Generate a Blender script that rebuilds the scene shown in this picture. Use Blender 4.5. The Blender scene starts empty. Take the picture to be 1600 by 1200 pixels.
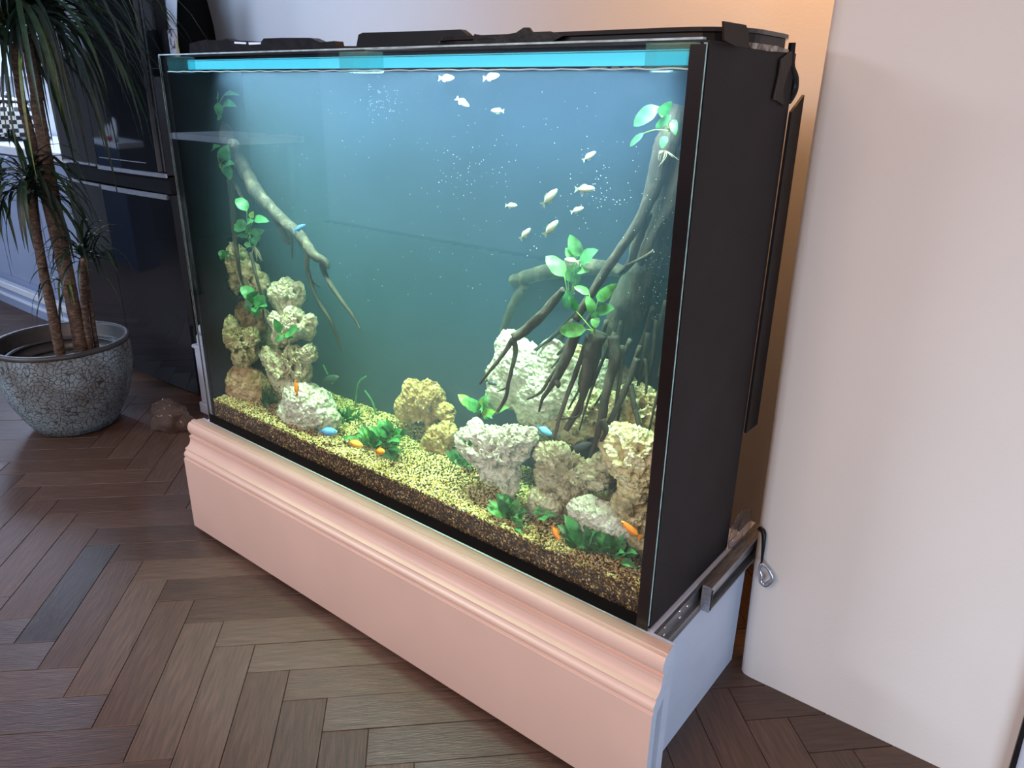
import bpy, bmesh, math, random
import numpy as np
from mathutils import Vector, Matrix, noise
random.seed(7); rng=np.random.default_rng(5)
S=bpy.context.scene; C=S.collection
# ------------------------------------------------------------------ camera
CAM=Vector((.5097,-1.0772,.9478)); YAW,PIT,ROL,F=.6639,-.3692,.0176,1171.8
def axes():
    cy,sy,cp,sp=math.cos(YAW),math.sin(YAW),math.cos(PIT),math.sin(PIT)
    f=Vector((-sy*cp,cy*cp,sp)); r=Vector((cy,sy,0)); u=r.cross(f)
    c,s=math.cos(ROL),math.sin(ROL)
    return c*r+s*u, -s*r+c*u, f
RX,UX,FX=axes()
cd=bpy.data.cameras.new('camera'); cam=bpy.data.objects.new('camera',cd); C.objects.link(cam)
cam.matrix_world=Matrix(((RX.x,UX.x,-FX.x,CAM.x),(RX.y,UX.y,-FX.y,CAM.y),(RX.z,UX.z,-FX.z,CAM.z),(0,0,0,1)))
cd.sensor_width=36; cd.lens=36*F/1600; cd.clip_start=.02; S.camera=cam
def at(u,v,y):            # the point of the sight line through pixel (u,v) that lies on the plane y
    d=FX+RX*((u-800)/F)-UX*((v-600)/F); return CAM+d*((y-CAM.y)/d.y)
def atx(u,v,x):
    d=FX+RX*((u-800)/F)-UX*((v-600)/F); return CAM+d*((x-CAM.x)/d.x)
ZF=-.3715                 # floor level; z=0 is the bottom of the glass
# ------------------------------------------------------------------ world, lights, exposure
w=bpy.data.worlds.new('world'); S.world=w; w.use_nodes=True
w.node_tree.nodes['Background'].inputs[0].default_value=(.62,.70,.9,1); w.node_tree.nodes['Background'].inputs[1].default_value=.20
S.view_settings.view_transform='Standard'; S.view_settings.look='None'; S.view_settings.exposure=0; S.view_settings.gamma=1
S.view_settings.use_curve_mapping=False
cy=S.cycles; cy.transparent_max_bounces=40; cy.max_bounces=8; cy.volume_bounces=1; cy.caustics_reflective=False; cy.caustics_refractive=False
cy.sample_clamp_indirect=4
def area(name,loc,to,sx,sy,power,col,spread=math.pi):
    l=bpy.data.lights.new(name,'AREA'); l.shape='RECTANGLE'; l.size=sx; l.size_y=sy; l.energy=power; l.color=col; l.spread=spread
    o=bpy.data.objects.new(name,l); C.objects.link(o); o.location=loc
    d=Vector(to)-Vector(loc); o.rotation_euler=d.to_track_quat('-Z','Y').to_euler(); return o
area('right_wall_fill',(1.6,-1.25,.02),(.85,.43,.22),1.0,.6,24,(.72,.86,1))  # added fill with no door behind it, grades the right wall
area('kitchen_units_fill',(-5.3,-2.3,2.15),(-4.4,.6,-.3),1.2,.8,30,(.56,.72,1),1.5)  # fill light added to brighten the kitchen unit fronts
area('daylight_kitchen_window',(-5.0,1.12,1.45),(-4.2,-1.2,-.3),1.8,.9,85,(.58,.72,1),2.4)
area('back_wall_cool_fill',(-.9,-1.2,2.05),(-2.2,.9,1.25),.9,.7,8.5,(.34,.62,1),1.1)  # invented cool light that turns the left of the back wall bluish
area('warm_room_light',(-.1,-2.6,1.9),(-.3,0,-.2),1.6,1.0,54,(1,.65,.50))
area('left_floor_fill',(-3.0,-3.7,2.15),(-1.5,-.9,-.37),1.6,.5,24,(.86,.90,1),1.2)  # soft light added for the left floor and skirting, no window there
area('warm_alcove_light',(-.05,.60,1.85),(-.15,.9,1.05),.30,.12,13,(1,.45,.10))
area('tank_led_light',(-.69,.075,.9885),(-.69,.09,0),1.24,.09,16.5,(.74,.89,1.0),1.05)
area('tank_led_wide',(-.69,.05,.9883),(-.69,.23,.79),1.24,.05,8.5,(.50,.72,1.0),2.3)

# ------------------------------------------------------------------ materials
MATS={}
def mat(name,col,rough=.5,spec=.5,metal=0,noise_scale=0,var=.0,bump=0,bump_scale=None,coat=0,ior=None,emit=None,es=1,stretch=None,ramp=None,detail=4,sub=0):
    if name in MATS: return MATS[name]
    m=bpy.data.materials.new(name); m.use_nodes=True; nt=m.node_tree; b=nt.nodes['Principled BSDF']
    b.inputs['Base Color'].default_value=(*col,1); b.inputs['Roughness'].default_value=rough; b.inputs['Metallic'].default_value=metal
    b.inputs['Specular IOR Level'].default_value=spec
    if coat: b.inputs['Coat Weight'].default_value=coat; b.inputs['Coat Roughness'].default_value=.03
    if ior: b.inputs['IOR'].default_value=ior
    if emit: b.inputs['Emission Color'].default_value=(*emit,1); b.inputs['Emission Strength'].default_value=es
    if sub:
        b.inputs['Transmission Weight'].default_value=0; b.inputs['Subsurface Weight'].default_value=0
    if noise_scale or bump:
        tc=nt.nodes.new('ShaderNodeTexCoord'); src=tc.outputs['Object']
        if stretch:
            mp=nt.nodes.new('ShaderNodeMapping'); mp.inputs['Scale'].default_value=stretch; nt.links.new(src,mp.inputs[0]); src=mp.outputs[0]
    if noise_scale:
        n=nt.nodes.new('ShaderNodeTexNoise'); n.inputs['Scale'].default_value=noise_scale; n.inputs['Detail'].default_value=detail; nt.links.new(src,n.inputs['Vector'])
        r=nt.nodes.new('ShaderNodeValToRGB'); nt.links.new(n.outputs[0],r.inputs[0])
        if ramp:
            while len(r.color_ramp.elements)<len(ramp): r.color_ramp.elements.new(.5)
            for e,(p,c) in zip(r.color_ramp.elements,ramp): e.position=p; e.color=(*c,1)
        else:
            r.color_ramp.elements[0].position=.3; r.color_ramp.elements[1].position=.7
            r.color_ramp.elements[0].color=(*[c*(1-var) for c in col],1); r.color_ramp.elements[1].color=(*[min(1,c*(1+var)) for c in col],1)
        nt.links.new(r.outputs[0],b.inputs['Base Color'])
    if bump:
        n2=nt.nodes.new('ShaderNodeTexNoise'); n2.inputs['Scale'].default_value=bump_scale or noise_scale; n2.inputs['Detail'].default_value=5; nt.links.new(src,n2.inputs['Vector'])
        bp=nt.nodes.new('ShaderNodeBump'); bp.inputs['Strength'].default_value=bump; bp.inputs['Distance'].default_value=.01
        nt.links.new(n2.outputs[0],bp.inputs['Height']); nt.links.new(bp.outputs[0],b.inputs['Normal'])
    MATS[name]=m; return m
def glassmat(name,tint,gloss_col=(1,1,1),ior=1.5):
    m=bpy.data.materials.new(name); m.use_nodes=True; nt=m.node_tree; nt.nodes.clear()
    o=nt.nodes.new('ShaderNodeOutputMaterial'); mx=nt.nodes.new('ShaderNodeMixShader'); t=nt.nodes.new('ShaderNodeBsdfTransparent'); g=nt.nodes.new('ShaderNodeBsdfGlossy')
    fr=nt.nodes.new('ShaderNodeFresnel'); ge=nt.nodes.new('ShaderNodeNewGeometry'); mi_=nt.nodes.new('ShaderNodeMix'); mi_.inputs[2].default_value=ior; mi_.inputs[3].default_value=1/ior; nt.links.new(ge.outputs['Backfacing'],mi_.inputs[0]); nt.links.new(mi_.outputs[0],fr.inputs[0]); t.inputs[0].default_value=(*tint,1); g.inputs[0].default_value=(*gloss_col,1); g.inputs['Roughness'].default_value=.01
    nt.links.new(fr.outputs[0],mx.inputs[0]); nt.links.new(t.outputs[0],mx.inputs[1]); nt.links.new(g.outputs[0],mx.inputs[2]); nt.links.new(mx.outputs[0],o.inputs[0]); MATS[name]=m; return m
def leafmat(name,col,trans=.35):
    m=bpy.data.materials.new(name); m.use_nodes=True; nt=m.node_tree; b=nt.nodes['Principled BSDF']
    b.inputs['Base Color'].default_value=(*col,1); b.inputs['Roughness'].default_value=.45
    o=nt.nodes['Material Output']; tl=nt.nodes.new('ShaderNodeBsdfTranslucent'); mx=nt.nodes.new('ShaderNodeMixShader'); mx.inputs[0].default_value=trans
    n=nt.nodes.new('ShaderNodeTexNoise'); n.inputs['Scale'].default_value=60; tc=nt.nodes.new('ShaderNodeTexCoord'); nt.links.new(tc.outputs['Object'],n.inputs['Vector'])
    r=nt.nodes.new('ShaderNodeValToRGB'); r.color_ramp.elements[0].position=.3; r.color_ramp.elements[1].position=.72
    r.color_ramp.elements[0].color=(*[c*.6 for c in col],1); r.color_ramp.elements[1].color=(*[min(1,c*1.35) for c in col],1)
    nt.links.new(n.outputs[0],r.inputs[0]); nt.links.new(r.outputs[0],b.inputs['Base Color']); nt.links.new(r.outputs[0],tl.inputs[0])
    nt.links.new(b.outputs[0],mx.inputs[1]); nt.links.new(tl.outputs[0],mx.inputs[2]); nt.links.new(mx.outputs[0],o.inputs[0]); MATS[name]=m; return m
M_pane=glassmat('tank_glass',(.97,.99,.98))
M_clear=glassmat('clear_plastic',(.82,.84,.9),(.9,.93,1),1.45)
M_pink=mat('pink_paint',(.64,.455,.39),.42,noise_scale=6,var=.03,bump=.03,bump_scale=90)
M_white=mat('white_board',(.56,.63,.79),.5,noise_scale=5,var=.05,bump=.08,bump_scale=60,stretch=(1,1,3))
M_post=mat('white_gloss_paint',(.47,.51,.62),.35,noise_scale=5,var=.03)
M_wall=mat('wall_plaster',(.68,.675,.67),.85,noise_scale=3,var=.02,bump=.06,bump_scale=160)
M_kwall=mat('kitchen_wall_paint',(.78,.80,.84),.7,noise_scale=3,var=.02)
M_ceil=mat('ceiling_paint',(.8,.79,.78),.9,noise_scale=3,var=.02)
M_black=mat('black_panel',(.016,.012,.014),.65,.25,noise_scale=8,var=.2,bump=.05,bump_scale=200)
M_blk2=mat('black_plastic',(.008,.007,.009),.42,.3,noise_scale=20,var=.3)
M_foil=mat('black_tape',(.010,.008,.009),.45,.3,noise_scale=30,var=.3,bump=.25,bump_scale=40)
M_seal=mat('black_silicone',(.003,.003,.0035),.6,.1,noise_scale=30,var=.3)
M_fridge=mat('gloss_black_door',(.012,.014,.018),.045,spec=.5,noise_scale=2,var=.2)
M_fside=mat('matt_black_side',(.003,.003,.004),.5,.3,noise_scale=5,var=.3)
M_chrome=mat('brushed_trim',(.72,.74,.80),.42,metal=1,noise_scale=40,var=.15,stretch=(1,8,8))
M_steel=mat('runner_steel',(.30,.31,.335),.38,metal=.85,noise_scale=30,var=.3,stretch=(8,1,8),bump=.1,bump_scale=80)
M_steel2=mat('runner_rail_steel',(.50,.52,.57),.3,metal=.9,noise_scale=30,var=.25,stretch=(8,1,8))
M_screw=mat('bright_screw',(.8,.8,.82),.2,metal=1,noise_scale=200,var=.1)
M_edge=mat('cyan_glass_edge',(.34,.62,.60),.15,noise_scale=60,var=.4,coat=.5)
M_topedge=mat('pale_glass_edge',(.42,.58,.66),.12,noise_scale=40,var=.3,coat=.5)
M_glow=mat('brace_edge_glow',(.1,.5,.6),.4,emit=(.11,.68,.92),es=1.0,noise_scale=4,var=.1)  # emits to imitate the cyan lit edge of the glass brace
M_brace=glassmat('brace_glass',(.88,.98,1))
M_blk_glass=glassmat('brace_block_glass',(.80,.97,.98))
def _mk():
    nt=M_blk_glass.node_tree; o=[n for n in nt.nodes if n.type=='OUTPUT_MATERIAL'][0]; prev=o.inputs[0].links[0].from_socket
    d=nt.nodes.new('ShaderNodeBsdfTranslucent'); d.inputs[0].default_value=(.55,.9,.92,1); e=nt.nodes.new('ShaderNodeMixShader'); e.inputs[0].default_value=.22
    nt.links.new(prev,e.inputs[1]); nt.links.new(d.outputs[0],e.inputs[2]); nt.links.new(e.outputs[0],o.inputs[0])
_mk()
M_back=mat('blue_back_panel',(.015,.029,.078),.9,spec=.1,noise_scale=2.5,var=.25)
M_inner=mat('black_inner_panel',(.006,.008,.010),.8,spec=.1,noise_scale=12,var=.4)
M_woodpale=mat('driftwood',(.13,.10,.07),.85,noise_scale=30,detail=6,stretch=(1,1,.25),bump=.9,bump_scale=60,ramp=[(.3,(.012,.009,.007)),(.55,(.042,.031,.022)),(.78,(.15,.12,.085))])
M_wooddark=mat('dark_driftwood',(.06,.05,.04),.85,noise_scale=35,detail=6,stretch=(1,1,.25),bump=.9,bump_scale=60,ramp=[(.3,(.012,.011,.009)),(.55,(.045,.038,.03)),(.8,(.16,.13,.10))])
M_rootthin=mat('root_fibre',(.35,.32,.2),.8,noise_scale=50,var=.4)
def rockmat(name,a,b,c,sc=40):
    m=mat(name,b,.9,spec=.15,noise_scale=sc,detail=8,ramp=[(.28,a),(.42,b),(.62,c)])
    nt=m.node_tree; b_=nt.nodes['Principled BSDF']; tc=nt.nodes.new('ShaderNodeTexCoord'); v1=nt.nodes.new('ShaderNodeTexVoronoi'); v1.inputs['Scale'].default_value=95; v2=nt.nodes.new('ShaderNodeTexNoise'); v2.inputs['Scale'].default_value=70; v2.inputs['Detail'].default_value=8
    nt.links.new(tc.outputs['Object'],v1.inputs['Vector']); nt.links.new(tc.outputs['Object'],v2.inputs['Vector']); ma=nt.nodes.new('ShaderNodeMath'); ma.operation='MULTIPLY_ADD'; ma.inputs[1].default_value=.5; nt.links.new(v1.outputs['Distance'],ma.inputs[0]); nt.links.new(v2.outputs[0],ma.inputs[2])
    bp=nt.nodes.new('ShaderNodeBump'); bp.inputs['Strength'].default_value=1; bp.inputs['Distance'].default_value=.014; nt.links.new(ma.outputs[0],bp.inputs['Height']); nt.links.new(bp.outputs[0],b_.inputs['Normal'])
    return m
R_white=rockmat('rock_white',(.42,.38,.29),(.70,.67,.57),(.86,.84,.75))
R_tan=rockmat('rock_tan',(.16,.12,.06),(.48,.40,.23),(.78,.71,.48))
R_brown=rockmat('rock_brown',(.10,.055,.03),(.25,.15,.085),(.42,.29,.18))
R_ochrebrown=rockmat('rock_orange_brown',(.26,.13,.06),(.50,.30,.17),(.68,.48,.32))
R_cream=rockmat('rock_cream',(.30,.25,.14),(.58,.52,.36),(.80,.75,.58))
R_yellow=rockmat('rock_yellow',(.46,.38,.20),(.72,.61,.33),(.88,.82,.58))
R_ochre=rockmat('rock_ochre',(.22,.11,.05),(.46,.25,.12),(.66,.44,.26))
R_grey=rockmat('rock_greytan',(.26,.22,.14),(.50,.43,.30),(.70,.64,.48))
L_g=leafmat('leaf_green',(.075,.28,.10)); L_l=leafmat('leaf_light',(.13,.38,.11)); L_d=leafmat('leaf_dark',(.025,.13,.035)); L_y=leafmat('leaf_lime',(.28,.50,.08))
L_dr=leafmat('dracaena_leaf',(.022,.05,.022),.25); L_dr2=leafmat('dracaena_leaf_yellow',(.16,.20,.05),.3); L_dr3=leafmat('dracaena_leaf_deep',(.010,.024,.016),.2)
M_trunk=mat('dracaena_bark',(.17,.09,.055),.8,noise_scale=45,detail=6,bump=.7,bump_scale=70,stretch=(1,1,2.5),ramp=[(.3,(.045,.028,.022)),(.55,(.12,.075,.052)),(.8,(.26,.18,.135))])
M_soil=mat('soil',(.02,.014,.01),.95,noise_scale=40,var=.6,bump=1,bump_scale=60)
F_pale=mat('fish_pale',(.42,.47,.34),.35,noise_scale=80,var=.15); F_fin=leafmat('fish_pale_fin',(.38,.43,.33),.5)
F_or=mat('fish_orange',(.95,.25,.02),.35,noise_scale=80,var=.15); F_orf=leafmat('fish_orange_fin',(.85,.27,.03),.5)
F_ye=mat('fish_amber',(.85,.45,.06),.35,noise_scale=80,var=.15)
F_bl=mat('fish_blue',(.14,.36,.72),.35,noise_scale=80,var=.25); F_blf=leafmat('fish_blue_fin',(.16,.34,.6),.5)
F_dk=mat('fish_dark',(.05,.07,.08),.4,noise_scale=80,var=.3); F_dkf=leafmat('fish_dark_fin',(.05,.07,.07),.5)
F_eye=mat('fish_eye',(.01,.01,.01),.15,noise_scale=50,var=.1)
# ------------------------------------------------------------------ mesh helpers
def link(name,me,m,parent=None,smooth=False):
    o=bpy.data.objects.new(name,me); C.objects.link(o)
    for q in (m if isinstance(m,(list,tuple)) else [m]): me.materials.append(q)
    if parent: o.parent=parent
    if smooth: me.polygons.foreach_set('use_smooth',[True]*len(me.polygons))
    return o
def tag(o,label=None,cat=None,group=None,kind=None):
    if label: o['label']=label
    if cat: o['category']=cat
    if group: o['group']=group
    if kind: o['kind']=kind
    return o
def root(name,loc,label=None,cat=None,group=None,kind=None):
    o=bpy.data.objects.new(name,None); C.objects.link(o); o.location=loc; o.empty_display_size=.05
    bpy.context.view_layer.update(); return tag(o,label,cat,group,kind)
def off(parent):   # world -> parent space (roots are only translated)
    p=Vector((0,0,0))
    while parent: p+=parent.location; parent=parent.parent
    return p
def build(name,verts,faces,m,parent=None,smooth=False,mi=None):
    o_=off(parent); me=bpy.data.meshes.new(name)
    me.from_pydata([tuple(Vector(v)-o_) for v in verts],[],faces); me.update()
    o=link(name,me,m,parent,smooth)
    if mi: me.polygons.foreach_set('material_index',mi)
    return o
def box(name,a,b,m,parent=None,bev=0):
    bm=bmesh.new(); bmesh.ops.create_cube(bm,size=1)
    o_=off(parent); a=Vector(a)-o_; b=Vector(b)-o_
    for v in bm.verts: v.co=Vector([(a[i]+b[i])/2+v.co[i]*(b[i]-a[i]) for i in range(3)])
    if bev: bmesh.ops.bevel(bm,geom=bm.edges[:],offset=bev,segments=2,affect='EDGES')
    me=bpy.data.meshes.new(name); bm.to_mesh(me); bm.free(); return link(name,me,m,parent)
def prism(name,poly,axis,lo,hi,m,parent=None,smooth=False,mcap=None):
    # poly: 2D outline; axis 0: (y,z) swept along x ; axis 1: (x,z) along y ; axis 2: (x,y) along z
    def P(p,t): return {0:(t,p[0],p[1]),1:(p[0],t,p[1]),2:(p[0],p[1],t)}[axis]
    n=len(poly); vs=[P(p,lo) for p in poly]+[P(p,hi) for p in poly]
    fs=[tuple((i,(i+1)%n,(i+1)%n+n,i+n)) for i in range(n)]+[tuple(range(n))[::-1],tuple(range(n,2*n))]
    o=build(name,vs,fs,[m,mcap] if mcap else m,parent,False,[0]*n+[1,1] if mcap else None)
    bm=bmesh.new(); bm.from_mesh(o.data); bmesh.ops.recalc_face_normals(bm,faces=bm.faces); bm.to_mesh(o.data); bm.free()
    if smooth:
        for p in o.data.polygons:
            if len(p.vertices)==4: p.use_smooth=True
        o.data.set_sharp_from_angle(angle=math.radians(38))
    return o
def tube(name,pts,rad,m,parent=None,seg=10,sub=4,rough=0,seed=0):
    # smooth tapered tube through pts, with knobbly relief
    P=[Vector(p) for p in pts]; n=len(P); Q=[];Rr=[]
    for i in range(n-1):
        p0=P[max(i-1,0)];p1=P[i];p2=P[i+1];p3=P[min(i+2,n-1)]
        for k in range(sub):
            t=k/sub; Q.append(.5*((2*p1)+(p2-p0)*t+(2*p0-5*p1+4*p2-p3)*t*t+(3*p1-p0-3*p2+p3)*t**3)); Rr.append(rad[i]*(1-t)+rad[i+1]*t)
    Q.append(P[-1]);Rr.append(rad[-1]); vs=[];fs=[]; up=Vector((.3,.9,.2)).normalized()
    for i,q in enumerate(Q):
        d=(Q[min(i+1,len(Q)-1)]-Q[max(i-1,0)]).normalized(); a=d.cross(up)
        if a.length<.1: a=d.cross(Vector((1,0,0)))
        a.normalize(); b=d.cross(a)
        for k in range(seg):
            t=2*math.pi*k/seg; e=a*math.cos(t)+b*math.sin(t); r=Rr[i]
            if rough: r*=1+rough*(noise.noise(Vector((seed,0,0))+q*45+e*1.2)+.6*noise.noise(q*110+e*2+Vector((0,seed,0))))
            vs.append(q+e*r)
    m_=len(Q)
    for i in range(m_-1):
        for k in range(seg): fs.append((i*seg+k,i*seg+(k+1)%seg,(i+1)*seg+(k+1)%seg,(i+1)*seg+k))
    fs.append(tuple(range(seg))[::-1]); fs.append(tuple(range((m_-1)*seg,m_*seg)))
    return build(name,vs,fs,m,parent,True)
def lathe(name,prof,c,m,parent=None,seg=48,relief=0,cap=True):
    vs=[];fs=[];n=len(prof)
    for r,z in prof:
        for k in range(seg):
            t=2*math.pi*k/seg; rr=r
            if relief:
                q=Vector((math.cos(t)*3,math.sin(t)*3,z*9)); rr+=relief*noise.noise(q*2)
            vs.append((c[0]+rr*math.cos(t),c[1]+rr*math.sin(t),c[2]+z))
    for i in range(n-1):
        for k in range(seg): fs.append((i*seg+k,i*seg+(k+1)%seg,(i+1)*seg+(k+1)%seg,(i+1)*seg+k))
    if cap: fs.append(tuple(range(seg))[::-1]); fs.append(tuple(range((n-1)*seg,n*seg)))
    return build(name,vs,fs,m,parent,True)
# ------------------------------------------------------------------ floor: herringbone planks
fl=root('floor',(0,0,ZF),'dark smoked oak herringbone parquet floor','floor',kind='structure')
M_gap=mat('plank_joint',(.012,.009,.008),.9,noise_scale=20,var=.2)
box('subfloor',(-6.3,-4.2,ZF-.03),(3.2,1.5,ZF-.004),M_gap,fl)
def plankmat(i,col,rough):
    return mat('oak_plank_%s'%'abcdefgh'[i],tuple(c*.7 for c in col),rough+.07,spec=.55,noise_scale=9,detail=7,stretch=(12,1.1,1),bump=.22,bump_scale=26,
       ramp=[(.25,tuple(c*.40 for c in col)),(.5,(col[0]*.80,col[1]*.66,col[2]*.60)),(.8,(col[0]*1.25,col[1]*1.05,col[2]*.96))])
PM=[plankmat(i,c,r) for i,(c,r) in enumerate([((.100,.068,.052),.34),((.115,.080,.062),.36),((.088,.060,.047),.33),((.128,.092,.072),.38),((.082,.057,.045),.32),((.050,.042,.040),.30),((.106,.070,.052),.35)])]
W_,L_=.1009,.4435
pm=bpy.data.meshes.new('plank'); bm=bmesh.new(); bmesh.ops.create_cube(bm,size=1)
for v in bm.verts: v.co=Vector((v.co.x*(W_-.0016),v.co.y*(L_-.0016),v.co.z*.012-.006))
bmesh.ops.bevel(bm,geom=[e for e in bm.edges if all(v.co.z>-.001 for v in e.verts)],offset=.0007,segments=1,affect='EDGES'); bm.to_mesh(pm); bm.free()
pmesh=[]
for q in PM:
    k=pm.copy(); k.materials.append(q); pmesh.append(k)
u0=-1.3569-W_; v0=.9878-L_
cand=[]
for col in range(-12,14):
    for k in range(-60,60):
        bu=u0+k*W_+col*L_; bv=v0-k*W_+col*L_
        cand.append((bu+W_/2,bv+L_/2,0)); cand.append((bu+W_+L_/2,bv+L_-W_/2,1))
vis=[]; rest=[]
for cu,cv,ty in cand:
    x=(cu-cv)/math.sqrt(2); y=(cu+cv)/math.sqrt(2)
    if not(-6.2<x<3 and -4<y<1.3): continue
    d=Vector((x,y,ZF))-CAM; z=d.dot(FX)
    if z<.2: rest.append((99,x,y,ty)); continue
    px=800+F*d.dot(RX)/z; py=600-F*d.dot(UX)/z; r=F*.27/z
    if not(-r<px<1600+r and -r<py<1200+r) or (-1.4<x<-.1 and .05<y<.5) or (x>.1 and y>.55): rest.append((99,x,y,ty)); continue
    if True:
        # hidden behind the plinth front?
        if -1.4<x<-.1 and .05<y<.5: continue
        if x>.1 and y>.55: continue
        vis.append((z,x,y,ty))
vis.sort()
for i,(z,x,y,ty) in enumerate(vis[:300]):
    o=bpy.data.objects.new('plank',pmesh[5] if (abs(x+1.55)<.05 and abs(y+.48)<.06 and ty==0) else random.choice(pmesh[:5]+pmesh[6:])); C.objects.link(o); o.parent=fl
    o.location=(x,y,random.uniform(-.0006,.0004)); o.rotation_euler=(0,0,math.radians(45 if ty==0 else -45)+(math.pi if random.random()<.5 else 0))
print('planks',len(vis))
nv=min(300,len(vis)); vis+=rest
if len(vis)>nv:
    V=[];Fc=[]
    for z,x,y,ty in vis[nv:]:
        a=math.radians(45 if ty==0 else -45); ca,sa=math.cos(a),math.sin(a); n=len(V)
        for sz in (-.008,0):
            for sx,sy in((-1,-1),(1,-1),(1,1),(-1,1)):
                lx=sx*(W_-.0016)/2; ly=sy*(L_-.0016)/2; V.append((x+lx*ca-ly*sa,y+lx*sa+ly*ca,ZF+sz))
        Fc+=[(n+4,n+5,n+6,n+7)]+[(n+i,n+(i+1)%4,n+4+(i+1)%4,n+4+i) for i in range(4)]
    tag(build('distant_planks',V,Fc,PM[0],fl),kind='stuff')
# ------------------------------------------------------------------ room shell
def leanwall():
    # the wall to the right of the tank: front face at y=.434, rounded left edge
    y=.434; V=[];Fc=[]; prof=[]
    edge=[(ZF,1153,1051),(0.05,1176,860),(.30,1199,690),(.60,1231,440),(.9,1262,220),(1.3,1297,0)]
    zs=[];xs=[]
    for z,u,v in edge:
        p=at(u,v,y); zs.append(p.z); xs.append(p.x)
    zs.append(2.3); xs.append(xs[-1]+(xs[-1]-xs[-2])*.3)
    ring=[(.0,.30),(0,.03),(.004,.012),(.014,.003),(.03,0)]
    for z,x in zip(zs,xs):
        for dx,dy in ring: V.append((x+dx,y+dy,z))
        V.append((3.2,y,z)); V.append((3.2,y+.30,z))
    n=len(ring)+2
    for i in range(len(zs)-1):
        for k in range(n): Fc.append((i*n+k,i*n+(k+1)%n,(i+1)*n+(k+1)%n,(i+1)*n+k))
    Fc.append(tuple(range(n))); Fc.append(tuple(range((len(zs)-1)*n,len(zs)*n))[::-1])
    o=build('wall_right',V,Fc,M_wall,None,True); o.data.set_sharp_from_angle(angle=math.radians(50))
    return tag(o,'smooth pale pinkish white plaster wall with rounded edge beside the tank','wall',kind='structure')
leanwall()
tag(box('wall_back',(-2.73,.90,ZF),(3.2,1.0,2.3),M_wall),'pale wall behind the aquarium lit warm at one end','wall',kind='structure')
tag(box('wall_left',(-6.3,-4.2,ZF),(-6.2,-1.15,2.3),mat('dark_blue_wall',(.014,.017,.028),.7,noise_scale=3,var=.05)),kind='structure')
tag(box('wall_kitchen',(-6.3,1.2,ZF),(-2.73,1.3,2.3),M_kwall),'white painted kitchen wall behind the counter','wall',kind='structure')
tag(box('ceiling',(-6.3,-4.2,2.3),(3.2,1.3,2.36),M_ceil),kind='structure')
tag(box('trim_1',(-2.585,.62,ZF),(-2.385,.64,.0995),M_fside),kind='structure')
pier=tag(box('wall_pier',(-2.585,.62,.1),(-2.43,.64,2.3),M_kwall),'narrow pale wall strip just beside the black fridge','wall',kind='structure')
tag(box('wall_pier',(-2.4295,.625,.1),(-2.385,.645,2.3),mat('beige_reveal',(.45,.38,.34),.7,noise_scale=4,var=.05)),'beige reveal strip between pale pier and black curved vase','wall',kind='structure')
M_sky=mat('bright_window_pane',(.5,.6,.8),.3,emit=(.52,.66,1),es=1.15,noise_scale=1.5,var=.2)
def window(name,a,b,axis,nv,nh,label):
    # lit panes set in a frame with leading bars
    W=root(name,a,label,'window',kind='structure'); a=Vector(a); b=Vector(b)
    fr=mat('window_frame_paint',(.55,.57,.62),.4,noise_scale=8,var=.04); ld=mat('window_leading',(.03,.03,.035),.5,noise_scale=20,var=.2)
    ax=1-axis
    def bar(nm,s0,s1,z0,z1,t,m):
        p=[0,0,z0];q=[0,0,z1]; p[ax]=s0;q[ax]=s1; p[axis]=a[axis]-t;q[axis]=a[axis]+t; box(nm,p,q,m,W)
    s0,s1=sorted((a[ax],b[ax])); z0,z1=a.z,b.z
    for i in range(nv):
        for j in range(nh):
            bar('pane',s0+(s1-s0)*i/nv+.004,s0+(s1-s0)*(i+1)/nv-.004,z0+(z1-z0)*j/nh+.004,z0+(z1-z0)*(j+1)/nh-.004,.004,M_sky)
    for i in range(1,nv): bar('lead_bar',s0+(s1-s0)*i/nv-.006,s0+(s1-s0)*i/nv+.006,z0,z1,.008,ld)
    for j in range(1,nh): bar('lead_bar',s0,s1,z0+(z1-z0)*j/nh-.006,z0+(z1-z0)*j/nh+.006,.0085,ld)
    for p,q in((s0-.04,s0),(s1,s1+.04)): bar('frame_post',p,q,z0-.04,z1+.04,.02,fr)
    for p,q in((z0-.04,z0),(z1,z1+.04)): bar('frame_rail',s0,s1,p,q,.02,fr)
window('window_1',(-6.1,1.185,1.0),(-4.0,1.185,2.0),1,4,3,'bright leaded kitchen window above the white counter, behind the drooping leaves')
window('window_2',(-6.15,-.86,1.2),(-6.15,-.46,2.1),0,2,3,'narrow bright window seen mirrored in the glossy fridge door')
# ------------------------------------------------------------------ kitchen run
ku=root('kitchen_unit',(-4.7,.6,ZF),'low blue grey kitchen base units behind the potted plant','cabinet')
M_kb=mat('blue_grey_cabinet',(.30,.36,.50),.35,noise_scale=6,var=.05); M_kt=mat('white_worktop',(.75,.78,.84),.25,noise_scale=6,var=.04)
box('carcass',(-6.1,.64,ZF+.0),(-3.53,1.18,.585),M_kb,ku)
for i in range(4):
    x0=-6.1+i*.6425
    d=box('door',(x0+.004,.615,-.17),(x0+.638,.638,.40),M_kb,ku,.002); box('handle',(x0+.2,.598,.33),(x0+.44,.612,.345),M_chrome,d,.002)
    d=box('drawer',(x0+.004,.615,.41),(x0+.638,.638,.575),M_kb,ku,.002); box('handle',(x0+.2,.598,.50),(x0+.44,.612,.515),M_chrome,d,.002)
box('plinth_board',(-6.1,.60,ZF),(-3.53,.62,-.25),M_kb,ku,.002); box('plinth_step',(-6.1,.575,-.25),(-3.53,.615,-.21),M_kt,ku,.004)
box('plinth_step',(-6.1,.585,-.31),(-3.53,.612,-.295),M_kt,ku,.002)
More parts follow.
